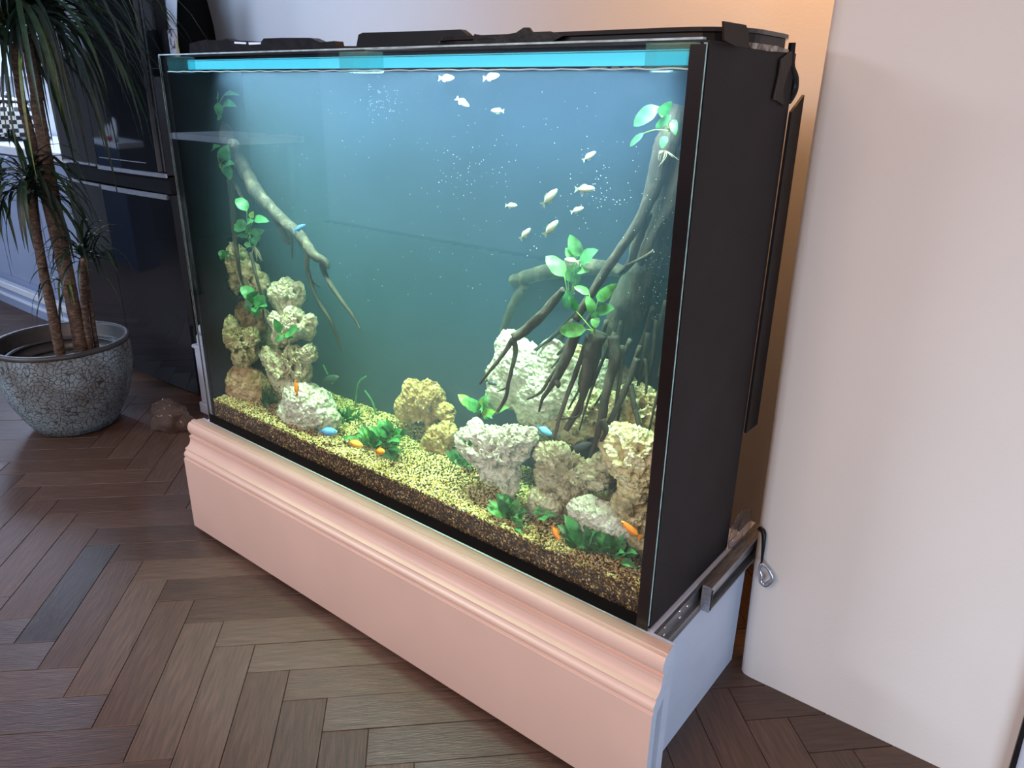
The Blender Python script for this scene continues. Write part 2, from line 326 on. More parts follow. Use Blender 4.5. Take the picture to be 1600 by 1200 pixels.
tag(box('worktop',(-6.1,.585,.588),(-3.53,1.18,.632),M_kt,None,.004),'white worktop running to the black fridge','worktop')
# checkered canister on the counter
cc=at(20,190,.85); cc.z=.633
ck=bpy.data.materials.new('checker_glaze'); ck.use_nodes=True; nt=ck.node_tree; ch=nt.nodes.new('ShaderNodeTexChecker'); tcn=nt.nodes.new('ShaderNodeTexCoord')
ch.inputs['Scale'].default_value=1; ch.inputs[1].default_value=(.72,.74,.62,1); ch.inputs[2].default_value=(.012,.014,.02,1)
mp=nt.nodes.new('ShaderNodeMapping'); mp.inputs['Scale'].default_value=(28,9,1); nt.links.new(tcn.outputs['UV'],mp.inputs[0]); nt.links.new(mp.outputs[0],ch.inputs[0]); nt.links.new(ch.outputs[0],nt.nodes['Principled BSDF'].inputs['Base Color'])
can=root('canister',cc,'black and cream checkered kettle shaped pot on the white worktop','pot')
pr_=[(.10,.0),(.165,.004),(.185,.05),(.178,.13),(.15,.19),(.115,.215)]
cb=lathe('body',pr_,cc,ck,can,48); uv=cb.data.uv_layers.new(name='uv')
for l in cb.data.loops:
    co=cb.data.vertices[l.vertex_index].co; uv.data[l.index].uv=(math.atan2(co.y,co.x)/(2*math.pi)+.5,co.z/.215)
lathe('lid',[(.118,.214),(.12,.222),(.08,.238),(.01,.245)],cc,mat('black_enamel',(.015,.016,.02),.2,noise_scale=8,var=.1),can,40)
lathe('knob',[(.01,.244),(.018,.25),(.02,.262),(.012,.272),(.002,.274)],cc,M_chrome,can,20)
lathe('base_band',[(.17,-.0),(.19,.002),(.19,.014),(.17,.016)],cc,M_blk2,can,40)
# fridge
fg=root('fridge',(-3.0,.5,ZF),'tall glossy black two door fridge behind the potted plant','fridge')
box('body',(-3.50,.56,ZF+.02),(-2.53,.60,1.95),M_fside,fg); box('body_back',(-3.50,.6005,ZF+.02),(-2.90,1.15,1.95),M_fside,fg)
def door(x0,x1,z0,z1,bulge=.012):
    n=10; pl=[]
    for i in range(n+1):
        t=i/n; x=x0+(x1-x0)*t; g=(x+3.015)/.485; pl.append((x,.50+.018*g*g- .0))
    pl+=[(x1,.558),(x0,.558)]
    return prism('door',pl,2,z0,z1,M_fridge,fg,True)
xm=-3.09
dl=door(-3.50,xm-.002,.615,1.93); dr=door(xm+.002,-2.53,.615,1.93)
d3=door(-3.50,xm-.002,ZF+.03,.535); d4=door(xm+.002,-2.53,ZF+.03,.535)
def yb(x): g=(x+3.015)/.485; return .50+.018*g*g
def strip(nm,x0,x1,z0,z1,p,m=M_chrome,dy=.008):
    n=8; pl=[(x0+(x1-x0)*i/n,yb(x0+(x1-x0)*i/n)-dy) for i in range(n+1)]+[(x0+(x1-x0)*i/n,yb(x0+(x1-x0)*i/n)-.0005) for i in range(n,-1,-1)]
    return prism(nm,pl,2,z0,z1,m,p,True)
strip('trim_strip',-3.46,xm-.01,.615,.624,dl); strip('trim_strip',xm+.01,-2.53,.606,.622,dr)
strip('trim_strip',-3.46,xm-.01,.527,.538,d3); strip('trim_strip',xm+.01,-2.55,.518,.538,d4)
box('gap_panel',(-3.49,.53,.538),(-2.54,.559,.606),M_fside,fg)
strip('inset_frame',xm+.03,-2.67,.655,.658,dr,dy=.003)
for x in (-2.536,-2.56): box('edge_line',(x-.0012,.4985 if x<-2.54 else .512,.63),(x+.0012,.52,1.93),mat('dim_edge_line',(.10,.105,.11),.4,noise_scale=20,var=.2),fg)
for x in (-3.4,-2.65): box('foot',(x-.02,.565,ZF),(x+.02,.595,ZF+.0195),M_fside,fg)
# things mirrored in the fridge door: a dish rack on a kitchen island across the room
def mir(u,v,yv): p=at(u,v,yv); return Vector((p.x,1.012-p.y,p.z))
ip=mir(190,220,1.75)
isl=root('kitchen_island',(ip.x,ip.y,ZF),'dark blue kitchen island with pale top, seen mirrored in the fridge','cabinet')
ix0,ix1=ip.x-.5,ip.x+.32; iy0,iy1=ip.y-.35,ip.y+.06
box('base_cabinet',(ix0+.02,iy0+.02,ZF),(ix1-.02,iy1-.02,ip.z-.04),mat('dark_blue_cabinet',(.03,.05,.09),.4,noise_scale=5,var=.05),isl)
box('island_top',(ix0,iy0,ip.z-.04),(ix1,iy1,ip.z),M_kt,isl,.003)
P_w=mat('white_china',(.75,.76,.74),.2,noise_scale=5,var=.02)
def mirplate(u,v,r,tilt,nm,lab,m=P_w):
    p=mir(u,v,1.75); p.z=ip.z+r+.001
    bm=bmesh.new(); pts=[(0,0),(r*.6,.0),(r*.65,.006),(r,.014),(r*1.0,.018),(r*.62,.010),(0,.005)]
    vs=[];fs=[];sg=32
    for a,b in pts:
        for k in range(sg): t=2*math.pi*k/sg; vs.append(Vector((a*math.cos(t),b,a*math.sin(t))))
    for i in range(len(pts)-1):
        for k in range(sg): fs.append((i*sg+k,i*sg+(k+1)%sg,(i+1)*sg+(k+1)%sg,(i+1)*sg+k))
    Rm=Matrix.Rotation(math.radians(tilt),3,'Y')@Matrix.Rotation(.2,3,'X')
    o=build(nm,[Rm@v+p for v in vs],fs,m,None,True); return tag(o,lab,'plate' if nm=='plate' else 'bowl')
mirplate(204,178,.085,0,'plate','white dinner plate upright in the mirrored dish rack')
mirplate(185,190,.06,55,'plate','white dish tilted over a red bowl, mirrored in the fridge')
tp=mir(165,205,1.75)
tag(lathe('mug',[(.025,0),(.03,.004),(.032,.07),(.028,.07),(.026,.01)],(tp.x,tp.y,ip.z+.001),mat('yellow_green_glaze',(.35,.36,.12),.3,noise_scale=6,var=.1)),'yellow green mug at the end of the mirrored dish rack','mug')
tp=mir(210,212,1.75)
tag(lathe('cup',[(.02,0),(.026,.004),(.03,.045),(.027,.045),(.024,.008)],(tp.x,tp.y,ip.z+.001),mat('teal_glaze',(.02,.20,.16),.3,noise_scale=6,var=.1)),'dark teal cup in front of the mirrored plates','cup')
tp=mir(188,206,1.75)
tag(lathe('bowl',[(.025,0),(.04,.01),(.062,.035),(.058,.036),(.03,.014)],(tp.x,tp.y,ip.z+.001),mat('red_glaze',(.40,.05,.03),.3,noise_scale=6,var=.1)),'red bowl under the tilted white dish in the mirrored rack','bowl')
tb=root('side_table',(-3.9,-1.6,ZF),'white topped table reflected as a pale strip in the tank glass','table')
box('table_top',(-4.35,-1.95,.645),(-3.55,-1.50,.680),M_kt,tb,.003)
for x in (-4.30,-3.62):
    for y in (-1.92,-1.55): box('leg',(x,y,ZF),(x+.04,y+.04,.6445),M_fside,tb,.002)
# ------------------------------------------------------------------ things beside / behind the tank at the left
pt=root('skirting_post',(-2.355,.50,ZF),'white moulded skirting block with rounded cap between fridge and tank','skirting')
box('shaft',(-2.405,.46,ZF+.05),(-2.30,.60,-.075),M_post,pt,.003); box('foot_block',(-2.412,.45,ZF),(-2.295,.605,ZF+.05),M_post,pt,.004)
box('cap_step',(-2.410,.452,-.075),(-2.296,.602,-.06),M_post,pt,.003); box('neck',(-2.393,.468,-.06),(-2.31,.595,-.018),M_post,pt,.004)
lathe('ball_cap',[(.001,-.019),(.02,-.018),(.034,-.006),(.038,.008),(.032,.024),(.016,.035),(.001,.038)],(-2.352,.50,0),M_post,pt,28)
# crumpled clear bag on the floor
def crumple(name,c,r,m,label,cat,seed,flat=1,parent=None):
    bm=bmesh.new(); bmesh.ops.create_icosphere(bm,subdivisions=4,radius=1)
    for v in bm.verts:
        q=v.co*2.1+Vector((seed,seed*2,0)); k=1+.35*noise.noise(q)+.22*abs(noise.noise(q*3))
        v.co=Vector((v.co.x*r[0]*k,v.co.y*r[1]*k,max(v.co.z*r[2]*k,-r[2]*.8)))
        v.co+=Vector(c)-off(parent)
    me=bpy.data.meshes.new(name); bm.to_mesh(me); bm.free(); o=link(name,me,m,parent,True); return tag(o,label,cat)
bg=at(266,650,.28); crumple('plastic_bag',(bg.x,.28,ZF+.052),(.085,.06,.065),glassmat('bag_plastic',(.70,.62,.58),(.8,.75,.72),1.4),'crumpled clear plastic bag on the floor between pot and tank','bag',3)
def _bag():
    nt=MATS['bag_plastic'].node_tree; o=[n for n in nt.nodes if n.type=='OUTPUT_MATERIAL'][0]; prev=o.inputs[0].links[0].from_socket
    d=nt.nodes.new('ShaderNodeBsdfDiffuse'); d.inputs[0].default_value=(.5,.42,.37,1); e=nt.nodes.new('ShaderNodeMixShader'); e.inputs[0].default_value=.12
    nt.links.new(prev,e.inputs[1]); nt.links.new(d.outputs[0],e.inputs[2]); nt.links.new(e.outputs[0],o.inputs[0])
_bag()
# black curved vase and small boxes on the shelf behind the tank
sh=root('alcove_shelf',(-2.3,.6,.95),'dark shelf behind the upper left corner of the tank','shelf')
box('shelf_board',(-2.33,.515,.99),(-1.95,.70,1.02),M_blk2,sh,.003); box('shelf_bracket',(-2.25,.55,.90),(-2.22,.60,.989),M_blk2,sh)
vb=at(309,70,.56)
prof=[(.055,0),(.062,.02),(.066,.07),(.062,.14),(.05,.22),(.035,.29),(.030,.33),(.034,.36),(.028,.362)]
v_=[]
tag(lathe('vase',prof,(vb.x,.56,1.021),mat('vase_matt_black',(.003,.003,.003),.95,0,noise_scale=9,var=.1),None,40),'tall black curved vase standing behind the tank by the back wall','vase')
def pixbox(name,u0,v0,u1,v1,y,dy,m,label,cat,z0=None,parent=None,bev=.002):
    a=at(u0,v1,y); b=at(u1,v0,y); o=box(name,(a.x,y,a.z if z0 is None else z0),(b.x,y+dy,b.z),m,parent,bev); return tag(o,label,cat) if label else o
pixbox('black_box',255,45,265,85,.56,.05,M_blk2,'narrow black box at the left end of the dark shelf','box',1.0205)
pixbox('label_card',266,46,274,84,.545,.01,mat('card_white',(.6,.58,.58),.6,noise_scale=60,ramp=[(.4,(.05,.05,.07)),(.5,(.55,.54,.55)),(.8,(.65,.62,.6))]),'white card with dark markings beside the cream box','card',1.0205)
cbx=root('cream_box',(at(285,84,.53).x,.53,1.0205),'small cream coloured box standing behind the tank corner','box')
pixbox('box_body',275,54,297,84,.525,.04,mat('cream_card',(.52,.45,.38),.6,noise_scale=20,var=.1),None,None,1.0205,cbx)
pixbox('box_print',278,62,290,82,.5235,.001,mat('olive_print',(.36,.30,.12),.6,noise_scale=40,var=.3),None,None,1.025,cbx,0)
# ------------------------------------------------------------------ plinth under the tank
pl=root('tank_plinth',(-.75,.23,ZF),'white painted base box with pink moulded front, standing under the aquarium','plinth')
XL,XR=-1.563,.0615
prof=[(-.0155,-.0035),(-.026,-.0040),(-.0262,-.0075),(-.034,-.0085),(-.0375,-.013),(-.0405,-.020),(-.0415,-.028),(-.040,-.036),(-.0365,-.043),(-.033,-.048),(-.0325,-.0505),(-.040,-.052),(-.0405,-.056),(-.0385,-.0595),
 (-.0385,-.066),(-.0405,-.073),(-.0445,-.080),(-.051,-.085),(-.0585,-.0875),(-.0585,-.0905),(-.056,-.092),(-.0575,-.096),(-.0615,-.0995),(-.0645,-.104),(-.0650,-.109),(-.0635,-.1145),(-.0615,-.1165),(-.0672,-.1195),(-.0672,-.3580),(-.0665,-.360),(-.047,-.360),(-.047,-.13),(-.0155,-.10)]
sk=prism('moulded_front',prof,0,XL,XR,M_pink,pl,True,M_white); sk['label']='pink moulded front board'
box('front_board',(XL+.01,-.0155,-.3665),(.058,.010,-.0060),M_white,pl); box('top_ledge',(XL+.01,-.0155,-.0058),(.0575,-.001,-.0040),M_pink,pl)
box('side_panel',(-.003,.0105,ZF+.0),(.0215,.465,-.0475),M_white,pl,.001)
box('side_panel',(-1.53,.0105,ZF),(-1.505,.465,-.006),M_white,pl,.001)
box('back_board',(-1.50,.44,ZF),(-.004,.46,-.006),M_white,pl)
box('top_board',(-1.53,.0105,-.022),(-.004,.439,-.0045),M_white,pl)
tr=box('top_rail',(-.003,.0105,-.0470),(.012,.52,-.0035),M_white,pl,.0008)
# drawer runner on the side of the plinth
rn=root('drawer_runner',(.03,.2,-.03),'long steel drawer runner screwed along the side of the plinth','runner')
cpoly=[(.0125,-.046),(.0125,-.0055),(.019,-.0055),(.019,-.0085),(.0145,-.0085),(.0145,-.043),(.024,-.043),(.024,-.046)]
def runner(nm,poly,y0,y1,m): return prism(nm,poly,1,y0,y1,m,rn)
runner('rail_channel',cpoly,.012,.52,M_steel)
box('lower_band',(.0216,.012,-.0660),(.0230,.46,-.0468),mat('worn_grey_board',(.20,.20,.21),.6,noise_scale=14,stretch=(1,.15,6),detail=7,ramp=[(.3,(.08,.08,.085)),(.55,(.20,.20,.21)),(.75,(.34,.34,.36))]),rn)
outer=[(.0245,-.056),(.0245,.006),(.0445,.006),(.0445,.0015),(.0275,.0015),(.0275,-.0515),(.0445,-.0515),(.0445,-.056)]
runner('sliding_channel',outer,.20,.50,M_steel)
box('inner_slide',(.0280,.215,-.040),(.0345,.50,-.004),M_steel2,rn,.001)
box('end_stop',(.0246,.195,-.056),(.0455,.2,.006),M_steel2,rn,.0008); box('end_block',(.046,.1955,-.049),(.0475,.2,.0),M_blk2,rn)
for y,z in((.05,-.016),(.05,-.034),(.115,-.016),(.118,-.034),(.15,-.025)):
    p=lathe('screw',[(.0001,.003),(.0022,.0028),(.0034,.0012),(.0038,0)],(0,0,0),M_screw,rn,14)
    p.data.transform(Matrix.Translation(-(-off(rn)))); p.data.transform(Matrix.Rotation(math.pi/2,4,'Y')); p.location=Vector((.0148,y,z))-off(rn)
# clear sheet and hook at the rear
crumple('plastic_sheet',(at(1158,815,.40).x,.400,.035),(.012,.05,.045),M_clear,'crumpled clear plastic sheet tucked behind the tank foot','plastic',8)
hk=root('wire_hook',(.07,.42,-.05),'black strap with a bent steel loop hanging by the wall edge','hook')
hp=[at(1187,826,.428),at(1193,832,.420),at(1193,850,.415),at(1190,880,.415)]
tube('strap',hp,[.006,.006,.0045,.0022],M_blk2,hk,8,6)
lp=[(1190,880),(1187,890),(1190,899),(1189,908),(1196,914),(1204,909),(1207,902),(1203,893),(1198,886),(1190,880)]
tube('steel_loop',[at(u,v,.412) for u,v in lp],[.0045,.004,.004,.0055,.006,.0055,.0045,.004,.004,.0045],M_steel2,hk,8,4)
# black edge of a door at the far right
dr_=root('door_1',(.62,.42,ZF),'black door edge trim leaning at the wall, lower right corner','door',kind='structure')
a=at(1600,1122,.40);b=at(1577,1200,.40);c=at(1588,1200,.40);d=at(1600,1139,.40)
e=Vector((a-b)); 
V=[b-e*.5,c-e*.5,d+e*2,a+e*2]; V=V+[v+Vector((0,.03,0)) for v in V]
build('edge_trim',V,[(0,1,2,3),(7,6,5,4),(0,4,5,1),(1,5,6,2),(2,6,7,3),(3,7,4,0)],M_blk2,dr_)
V=[c-e*.5,c-e*.5+Vector((.5,0,0)),d+e*2+Vector((.5,0,0)),d+e*2]; V=[v+Vector((0,.005,0)) for v in V]; V=V+[v+Vector((0,.02,0)) for v in V]
build('door_panel',V,[(0,1,2,3),(7,6,5,4),(0,4,5,1),(1,5,6,2),(2,6,7,3),(3,7,4,0)],M_post,dr_)
# ------------------------------------------------------------------ aquarium
H=1.024; D=.3684; TW=1.5; YB=.226
aq=root('aquarium',(-.75,.18,0),'large rectangular glass aquarium with black sides, lit blue from above','aquarium')
box('front_glass',(-TW,0,.0),(-.0005,.010,H),M_pane,aq)
box('glass_top_edge',(-TW,-.0006,H),(-.002,.0106,H+.003),M_topedge,aq)
box('left_glass_edge',(-TW-.0014,-.0008,.0),(-TW-.0002,.004,H),mat('dim_glass_edge',(.25,.27,.27),.2,noise_scale=20,var=.5),aq)
box('right_glass_edge',(.0002,.0005,.012),(.0042,.0040,H-.004),M_edge,aq)
box('left_panel',(-TW,.0105,.0),(-TW+.010,D,H),M_inner,aq)
rp=box('right_panel',(-.0105,.0105,.0),(.0035,D,H-.002),M_black,aq); 
box('left_return',(-TW+.0102,.0108,.028),(-TW+.012,YB,H),M_inner,aq)
box('black_front_seam',(-.0205,-.0006,.0),(.0040,-.0001,H-.006),mat('seam_vinyl',(.010,.006,.006),.22,noise_scale=6,var=.4),aq)
box('bottom_seam',(-TW,-.0008,.0),(-.0208,-.0001,.0285),M_seal,aq)
box('left_seam',(-TW,-.0006,.0287),(-TW+.002,-.0001,H-.006),M_seal,aq)
box('base_glass',(-TW+.011,.0106,.0005),(-.011,D-.012,.012),M_seal,aq)
box('back_panel',(-TW+.0122,YB,.0125),(-.0107,YB+.006,H-.02),M_back,aq)
box('rear_panel',(-TW+.0105,D-.010,.0125),(-.0107,D,H),M_black,aq)
rs=build('rear_sheet',[(.005,.3695,.285),(.005,.432,.285),(.005,.425,.955),(.005,.3695,.925),(.010,.3695,.285),(.010,.432,.285),(.010,.425,.955),(.010,.3695,.925)],[(0,1,2,3),(7,6,5,4),(0,4,5,1),(1,5,6,2),(2,6,7,3),(3,7,4,0)],M_blk2,aq); rs['label']='loose black sheet at the rear edge'
# braces along the top of the front glass
box('brace_bar',(-TW+.02,.0110,.990),(-.02,.045,1.0125),M_brace,aq)
for u0_,u1_ in((260,281),(530,576),(1008,1082)):
    a=at(u0_,90,.011); b=at(u1_,90,.011)
    box('brace_block',(a.x,.0109,.983),(b.x,.050,1.0215),M_blk_glass,aq)
glow_bar=root('brace_glow_bar',(-.75,.06,1.0),'long cyan glow bar standing in for the lit edge of the glass brace','glow')
box('glow_strip',(-1.455,.052,.9925),(-.05,.058,1.0120),M_glow,glow_bar); box('housing',(-1.46,.059,.992),(-.045,.10,1.018),M_blk2,glow_bar,.002)  # added emitter and casing in place of the brace edge lit from above
for x in (-1.475,-.044): box('end_cap',(x,.052,.991),(x+.014,.10,1.019),M_blk2,glow_bar,.002)
# hood and black sheets on top
hd=root('tank_hood',(-.4,.2,H),'black plastic tray hood with rounded corner on top of the tank','hood')
def rrect(x0,x1,y0,y1,r,n=8):
    out=[]
    for cx,cy_,a0 in((x1-r,y0+r,-90),(x1-r,y1-r,0),(x0+r,y1-r,90),(x0+r,y0+r,180)):
        for k in range(n+1):
            t=math.radians(a0+90*k/n); out.append((cx+r*math.cos(t),cy_+r*math.sin(t)))
    return out
def rimtray(nm,x0,x1,y0,y1,z0,z1,r,t,m,parent):
    A=rrect(x0,x1,y0,y1,r); B=rrect(x0+t,x1-t,y0+t,y1-t,max(r-t,.004)); n=len(A)
    V=[(p[0],p[1],z0) for p in A]+[(p[0],p[1],z1) for p in A]+[(p[0],p[1],z1) for p in B]+[(p[0],p[1],z0+.004) for p in B]
    Fc=[]
    for k in range(3):
        for i in range(n): Fc.append((k*n+i,k*n+(i+1)%n,(k+1)*n+(i+1)%n,(k+1)*n+i))
    Fc.append(tuple(range(3*n,4*n))); Fc.append(tuple(range(n))[::-1])
    return build(nm,V,Fc,m,parent)
rimtray('tray',-.66,.004,.10,.385,H+.0035,H+.018,.095,.006,M_blk2,hd)
rimtray('rim_lip',-.662,.008,.094,.392,H+.0185,H+.025,.10,.011,mat('gloss_rim',(.03,.028,.03),.12,noise_scale=20,var=.2),hd)
box('cover_sheet',(-1.49,.064,H-.001),(-.02,D-.002,H+.003),M_foil,hd)
def sheet(name,pts,y,dy,m,label,cat,parent=None,lean=0):
    P=[at(u,v,y) for u,v in pts]; n=len(P); V=[tuple(p) for p in P]+[(p.x,p.y+dy,p.z) for p in P]
    o=build(name,V,[tuple(range(n)),tuple(range(n,2*n))[::-1]]+[(i,(i+1)%n,(i+1)%n+n,i+n) for i in range(n)],m,parent)
    return tag(o,label,cat) if label else o
sheet('black_sheet',[(556,76),(560,54),(567,51),(640,49),(719,46),(727,52),(740,68),(742,74)],.30,.02,M_blk2,'raised black plastic sheet with slanted end along the tank top','sheet')
sheet('crumpled_tape',[(738,72),(741,53),(752,55),(770,57),(790,54),(806,51),(818,43),(827,43),(832,50),(860,49),(880,56),(860,66),(800,72)],.088,.004,M_foil,'torn black tape edge along the middle of the tank top','tape')
sheet('crumpled_liner',[(296,84),(296,68),(320,62),(345,63),(353,60),(362,63),(408,65),(412,60),(440,59),(484,59),(500,66),(522,64),(524,72),(556,72),(556,80)],.30,.03,M_foil,'crumpled black liner along the left end of the tank top','liner')
sheet('paper_label',[(366,65),(384,66),(384,69),(366,68)],.298,.0015,mat('white_label',(.8,.82,.9),.5,noise_scale=9,var=.03),'small white label on the black liner nearer the fridge','label')
sheet('paper_label',[(388,66),(407,66),(407,69),(389,70)],.298,.0015,MATS['white_label'],'small white label on the black liner nearer the raised sheet','label')
# folded flap and hanging tape at the right rear corner
fx=.0045
def xsheet(name,pts,x,dx,m,label,cat,parent=None):
    P=[atx(u,v,x) for u,v in pts]; n=len(P); V=[tuple(p) for p in P]+[(p.x-dx,p.y,p.z) for p in P]
    o=build(name,V,[tuple(range(n))[::-1],tuple(range(n,2*n))]+[(i,i+n,(i+1)%n+n,(i+1)%n) for i in range(n)],m,parent); 
    return tag(o,label,cat) if label else o
xsheet('tape_flap',[(1131,33),(1166,39),(1170,52),(1170,75),(1149,72),(1132,63)],.016,.003,mat('brown_black_tape',(.022,.012,.010),.55,.25,noise_scale=8,var=.2),'upright folded flap of dark tape at the tank top corner','tape')
xsheet('hanging_tape',[(1220,92),(1238,80),(1238,100),(1230,118),(1224,140),(1225,165),(1215,158),(1208,155),(1216,120)],.0075,.0025,M_foil,'ragged black tape hanging down at the rear top corner','tape')
pts=[atx(u,v,.006) for u,v in((1238,66),(1236,85),(1237,105),(1241,122),(1240,142),(1233,160))]
tag(tube('black_hose',[p+Vector((-.004,.012,0)) for p in pts],[.006,.0065,.006,.008,.0075,.004],M_blk2,None,12,5),'short black hose bulging out of the rear top corner','hose')
xsheet('silver_foil',[(1172,66),(1215,72),(1233,78),(1232,82),(1200,80),(1172,75)],.0052,.0015,mat('foil',(.45,.38,.34),.35,metal=.3,noise_scale=60,detail=8,bump=1,bump_scale=90,ramp=[(.35,(.03,.02,.02)),(.5,(.3,.25,.22)),(.7,(.7,.62,.55))]),'crinkled silver foil strip beside the tape flap','foil')
# ------------------------------------------------------------------ water
wm=bpy.data.materials.new('water'); wm.use_nodes=True; nt=wm.node_tree; nt.nodes.clear(); o=nt.nodes.new('ShaderNodeOutputMaterial')
vs_=nt.nodes.new('ShaderNodeVolumeScatter'); vs_.inputs['Color'].default_value=(.50,.76,1,1); vs_.inputs["Density"].default_value=.32; vs_.inputs['Anisotropy'].default_value=.1
va=nt.nodes.new('ShaderNodeVolumeAbsorption'); va.inputs['Color'].default_value=(.55,.91,.31,1); va.inputs['Density'].default_value=1.35
ad=nt.nodes.new('ShaderNodeAddShader'); nt.links.new(vs_.outputs[0],ad.inputs[0]); nt.links.new(va.outputs[0],ad.inputs[1]); nt.links.new(ad.outputs[0],o.inputs['Volume'])
wt=box('water',(-TW+.0125,.0112,.0127),(-.0112,YB-.0005,.9850),wm); tag(wt,'hazy blue green water filling the aquarium','water',kind='stuff')
ws=root('water_surface',(-.75,.1,.986),'bright water line just under the glow bar','water',kind='stuff')
box('surface_film',(-TW+.013,.0112,.9852),(-.0112,YB-.001,.9856),glassmat('surface_film',(.93,.97,1),(1,1,1),1.33),ws)
V=[];Fc=[];n=160
for i in range(n+1):
    x=-TW+.014+(TW-.026)*i/n; z=.985+.0006*math.sin(i*.9)+.0005*random.random()
    V+= [(x,.0105,z),(x,.0109,z+.0022),(x,.0111,z)]
for i in range(n):
    a=i*3
    for k in range(3): Fc.append((a+k,a+(k+1)%3,a+3+(k+1)%3,a+3+k))
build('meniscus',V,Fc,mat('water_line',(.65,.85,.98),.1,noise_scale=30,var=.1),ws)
for i in range(9):
    u=930+i*17+random.uniform(-6,6); p=at(u,104,.0112); q=random.uniform(.003,.006)
    bm=bmesh.new(); bmesh.ops.create_icosphere(bm,subdivisions=2,radius=q)
    for v in bm.verts: v.co=Vector((v.co.x*1.6,v.co.y*.3,v.co.z*.6))+Vector((p.x,.0135,.9875))-off(ws)
    me=bpy.data.meshes.new('surface_bubble'); bm.to_mesh(me); bm.free(); link('surface_bubble',me,mat('bubble_grey',(.12,.2,.2),.1,noise_scale=20,var=.2),ws,True)
# ------------------------------------------------------------------ gravel bed
def gz(x,y): return .071+ .035*max(0,(y-.01)/.21)**1.2 +.006*noise.noise(Vector((x*9,y*9,3)))+ (.004*noise.noise(Vector((x*30,y*30,1))))
gm=bpy.data.materials.new('gravel_grain'); gm.use_nodes=True; nt=gm.node_tree; b=nt.nodes['Principled BSDF']; b.inputs['Roughness'].default_value=.45
at_=nt.nodes.new('ShaderNodeAttribute'); at_.attribute_name='tone'; rr=nt.nodes.new('ShaderNodeValToRGB'); nt.links.new(at_.outputs['Fac'],rr.inputs[0])
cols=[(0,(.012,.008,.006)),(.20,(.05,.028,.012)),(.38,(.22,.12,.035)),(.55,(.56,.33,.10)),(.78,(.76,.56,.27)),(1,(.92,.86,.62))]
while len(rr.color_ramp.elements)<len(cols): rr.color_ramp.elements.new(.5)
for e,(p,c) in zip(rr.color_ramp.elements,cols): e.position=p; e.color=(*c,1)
nt.links.new(rr.outputs[0],b.inputs['Base Color'])
gr=root('gravel',(-.75,.1,.013),'bed of mixed brown, amber and cream gravel along the tank floor','gravel',kind='stuff')
nx,ny=150,14; V=[];Fc=[]
x0,x1,y0_,y1_=-TW+.0128,-.0115,.0135,YB-.001
for i in range(nx+1):
    for j in range(ny+1):
        x=x0+(x1-x0)*i/nx; y=y0_+(y1_-y0_)*j/ny; V.append((x,y,gz(x,y)-.003))
for i in range(nx):
    for j in range(ny): a=i*(ny+1)+j; Fc.append((a,a+ny+1,a+ny+2,a+1))
base=len(V)
for i in range(nx+1): V.append((x0+(x1-x0)*i/nx,y0_,.013))
for i in range(nx): Fc.append((base+i,base+i+1,(i+1)*(ny+1),i*(ny+1)))
tag(build('gravel_bed',V,Fc,mat('gravel_base',(.05,.03,.015),.8,noise_scale=150,var=.6),gr),kind='stuff')
NG=44000
def grains():
    nf=11000; xs=rng.uniform(x0,x1,NG); ys=np.empty(NG); zs=np.empty(NG)
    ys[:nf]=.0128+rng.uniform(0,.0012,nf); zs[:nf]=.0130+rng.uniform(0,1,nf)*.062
    ys[nf:]=y0_+(y1_-y0_)*rng.uniform(0,1,NG-nf)**1.15
    for i in range(nf,NG): zs[i]=gz(xs[i],ys[i])-.001+.002*rng.random()
    octv=np.array([(1,0,0),(-1,0,0),(0,1,0),(0,-1,0),(0,0,1),(0,0,-1)],float)
    octf=np.array([(0,2,4),(2,1,4),(1,3,4),(3,0,4),(2,0,5),(1,2,5),(3,1,5),(0,3,5)])
    sc=rng.uniform(.0016,.0044,(NG,3)); sc[:,1]*=.8; sc[:nf,1]*=.45
    A=rng.normal(size=(NG,4)); A/=np.linalg.norm(A,axis=1)[:,None]; w_,x_,y_,z_=A.T
    Rm=np.stack([np.stack([1-2*(y_*y_+z_*z_),2*(x_*y_-z_*w_),2*(x_*z_+y_*w_)],-1),np.stack([2*(x_*y_+z_*w_),1-2*(x_*x_+z_*z_),2*(y_*z_-x_*w_)],-1),np.stack([2*(x_*z_-y_*w_),2*(y_*z_+x_*w_),1-2*(x_*x_+y_*y_)],-1)],1)
    Rm[:nf]=np.eye(3); a_=rng.uniform(0,6.28,nf); Rm[:nf,0,0]=np.cos(a_);Rm[:nf,0,2]=-np.sin(a_);Rm[:nf,2,0]=np.sin(a_);Rm[:nf,2,2]=np.cos(a_)
    P=np.einsum('nij,nkj->nki',Rm,octv[None]*sc[:,None,:])+np.stack([xs,ys,zs],-1)[:,None,:]
    tone=rng.beta(1.3,1.0,NG); tone[:nf]=rng.beta(.8,2.4,nf)  # grains along the glass toned darker, their dim light put into the colour
    return P,tone,octf
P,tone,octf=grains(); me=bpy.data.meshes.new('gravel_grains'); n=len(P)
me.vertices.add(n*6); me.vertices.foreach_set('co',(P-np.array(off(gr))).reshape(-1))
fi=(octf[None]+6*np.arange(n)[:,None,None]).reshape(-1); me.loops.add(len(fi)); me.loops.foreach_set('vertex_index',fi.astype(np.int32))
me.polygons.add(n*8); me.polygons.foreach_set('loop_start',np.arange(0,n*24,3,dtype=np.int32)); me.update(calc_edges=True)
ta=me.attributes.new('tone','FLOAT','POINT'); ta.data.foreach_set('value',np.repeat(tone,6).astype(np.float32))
tag(link('gravel_grains',me,gm,gr),kind='stuff')
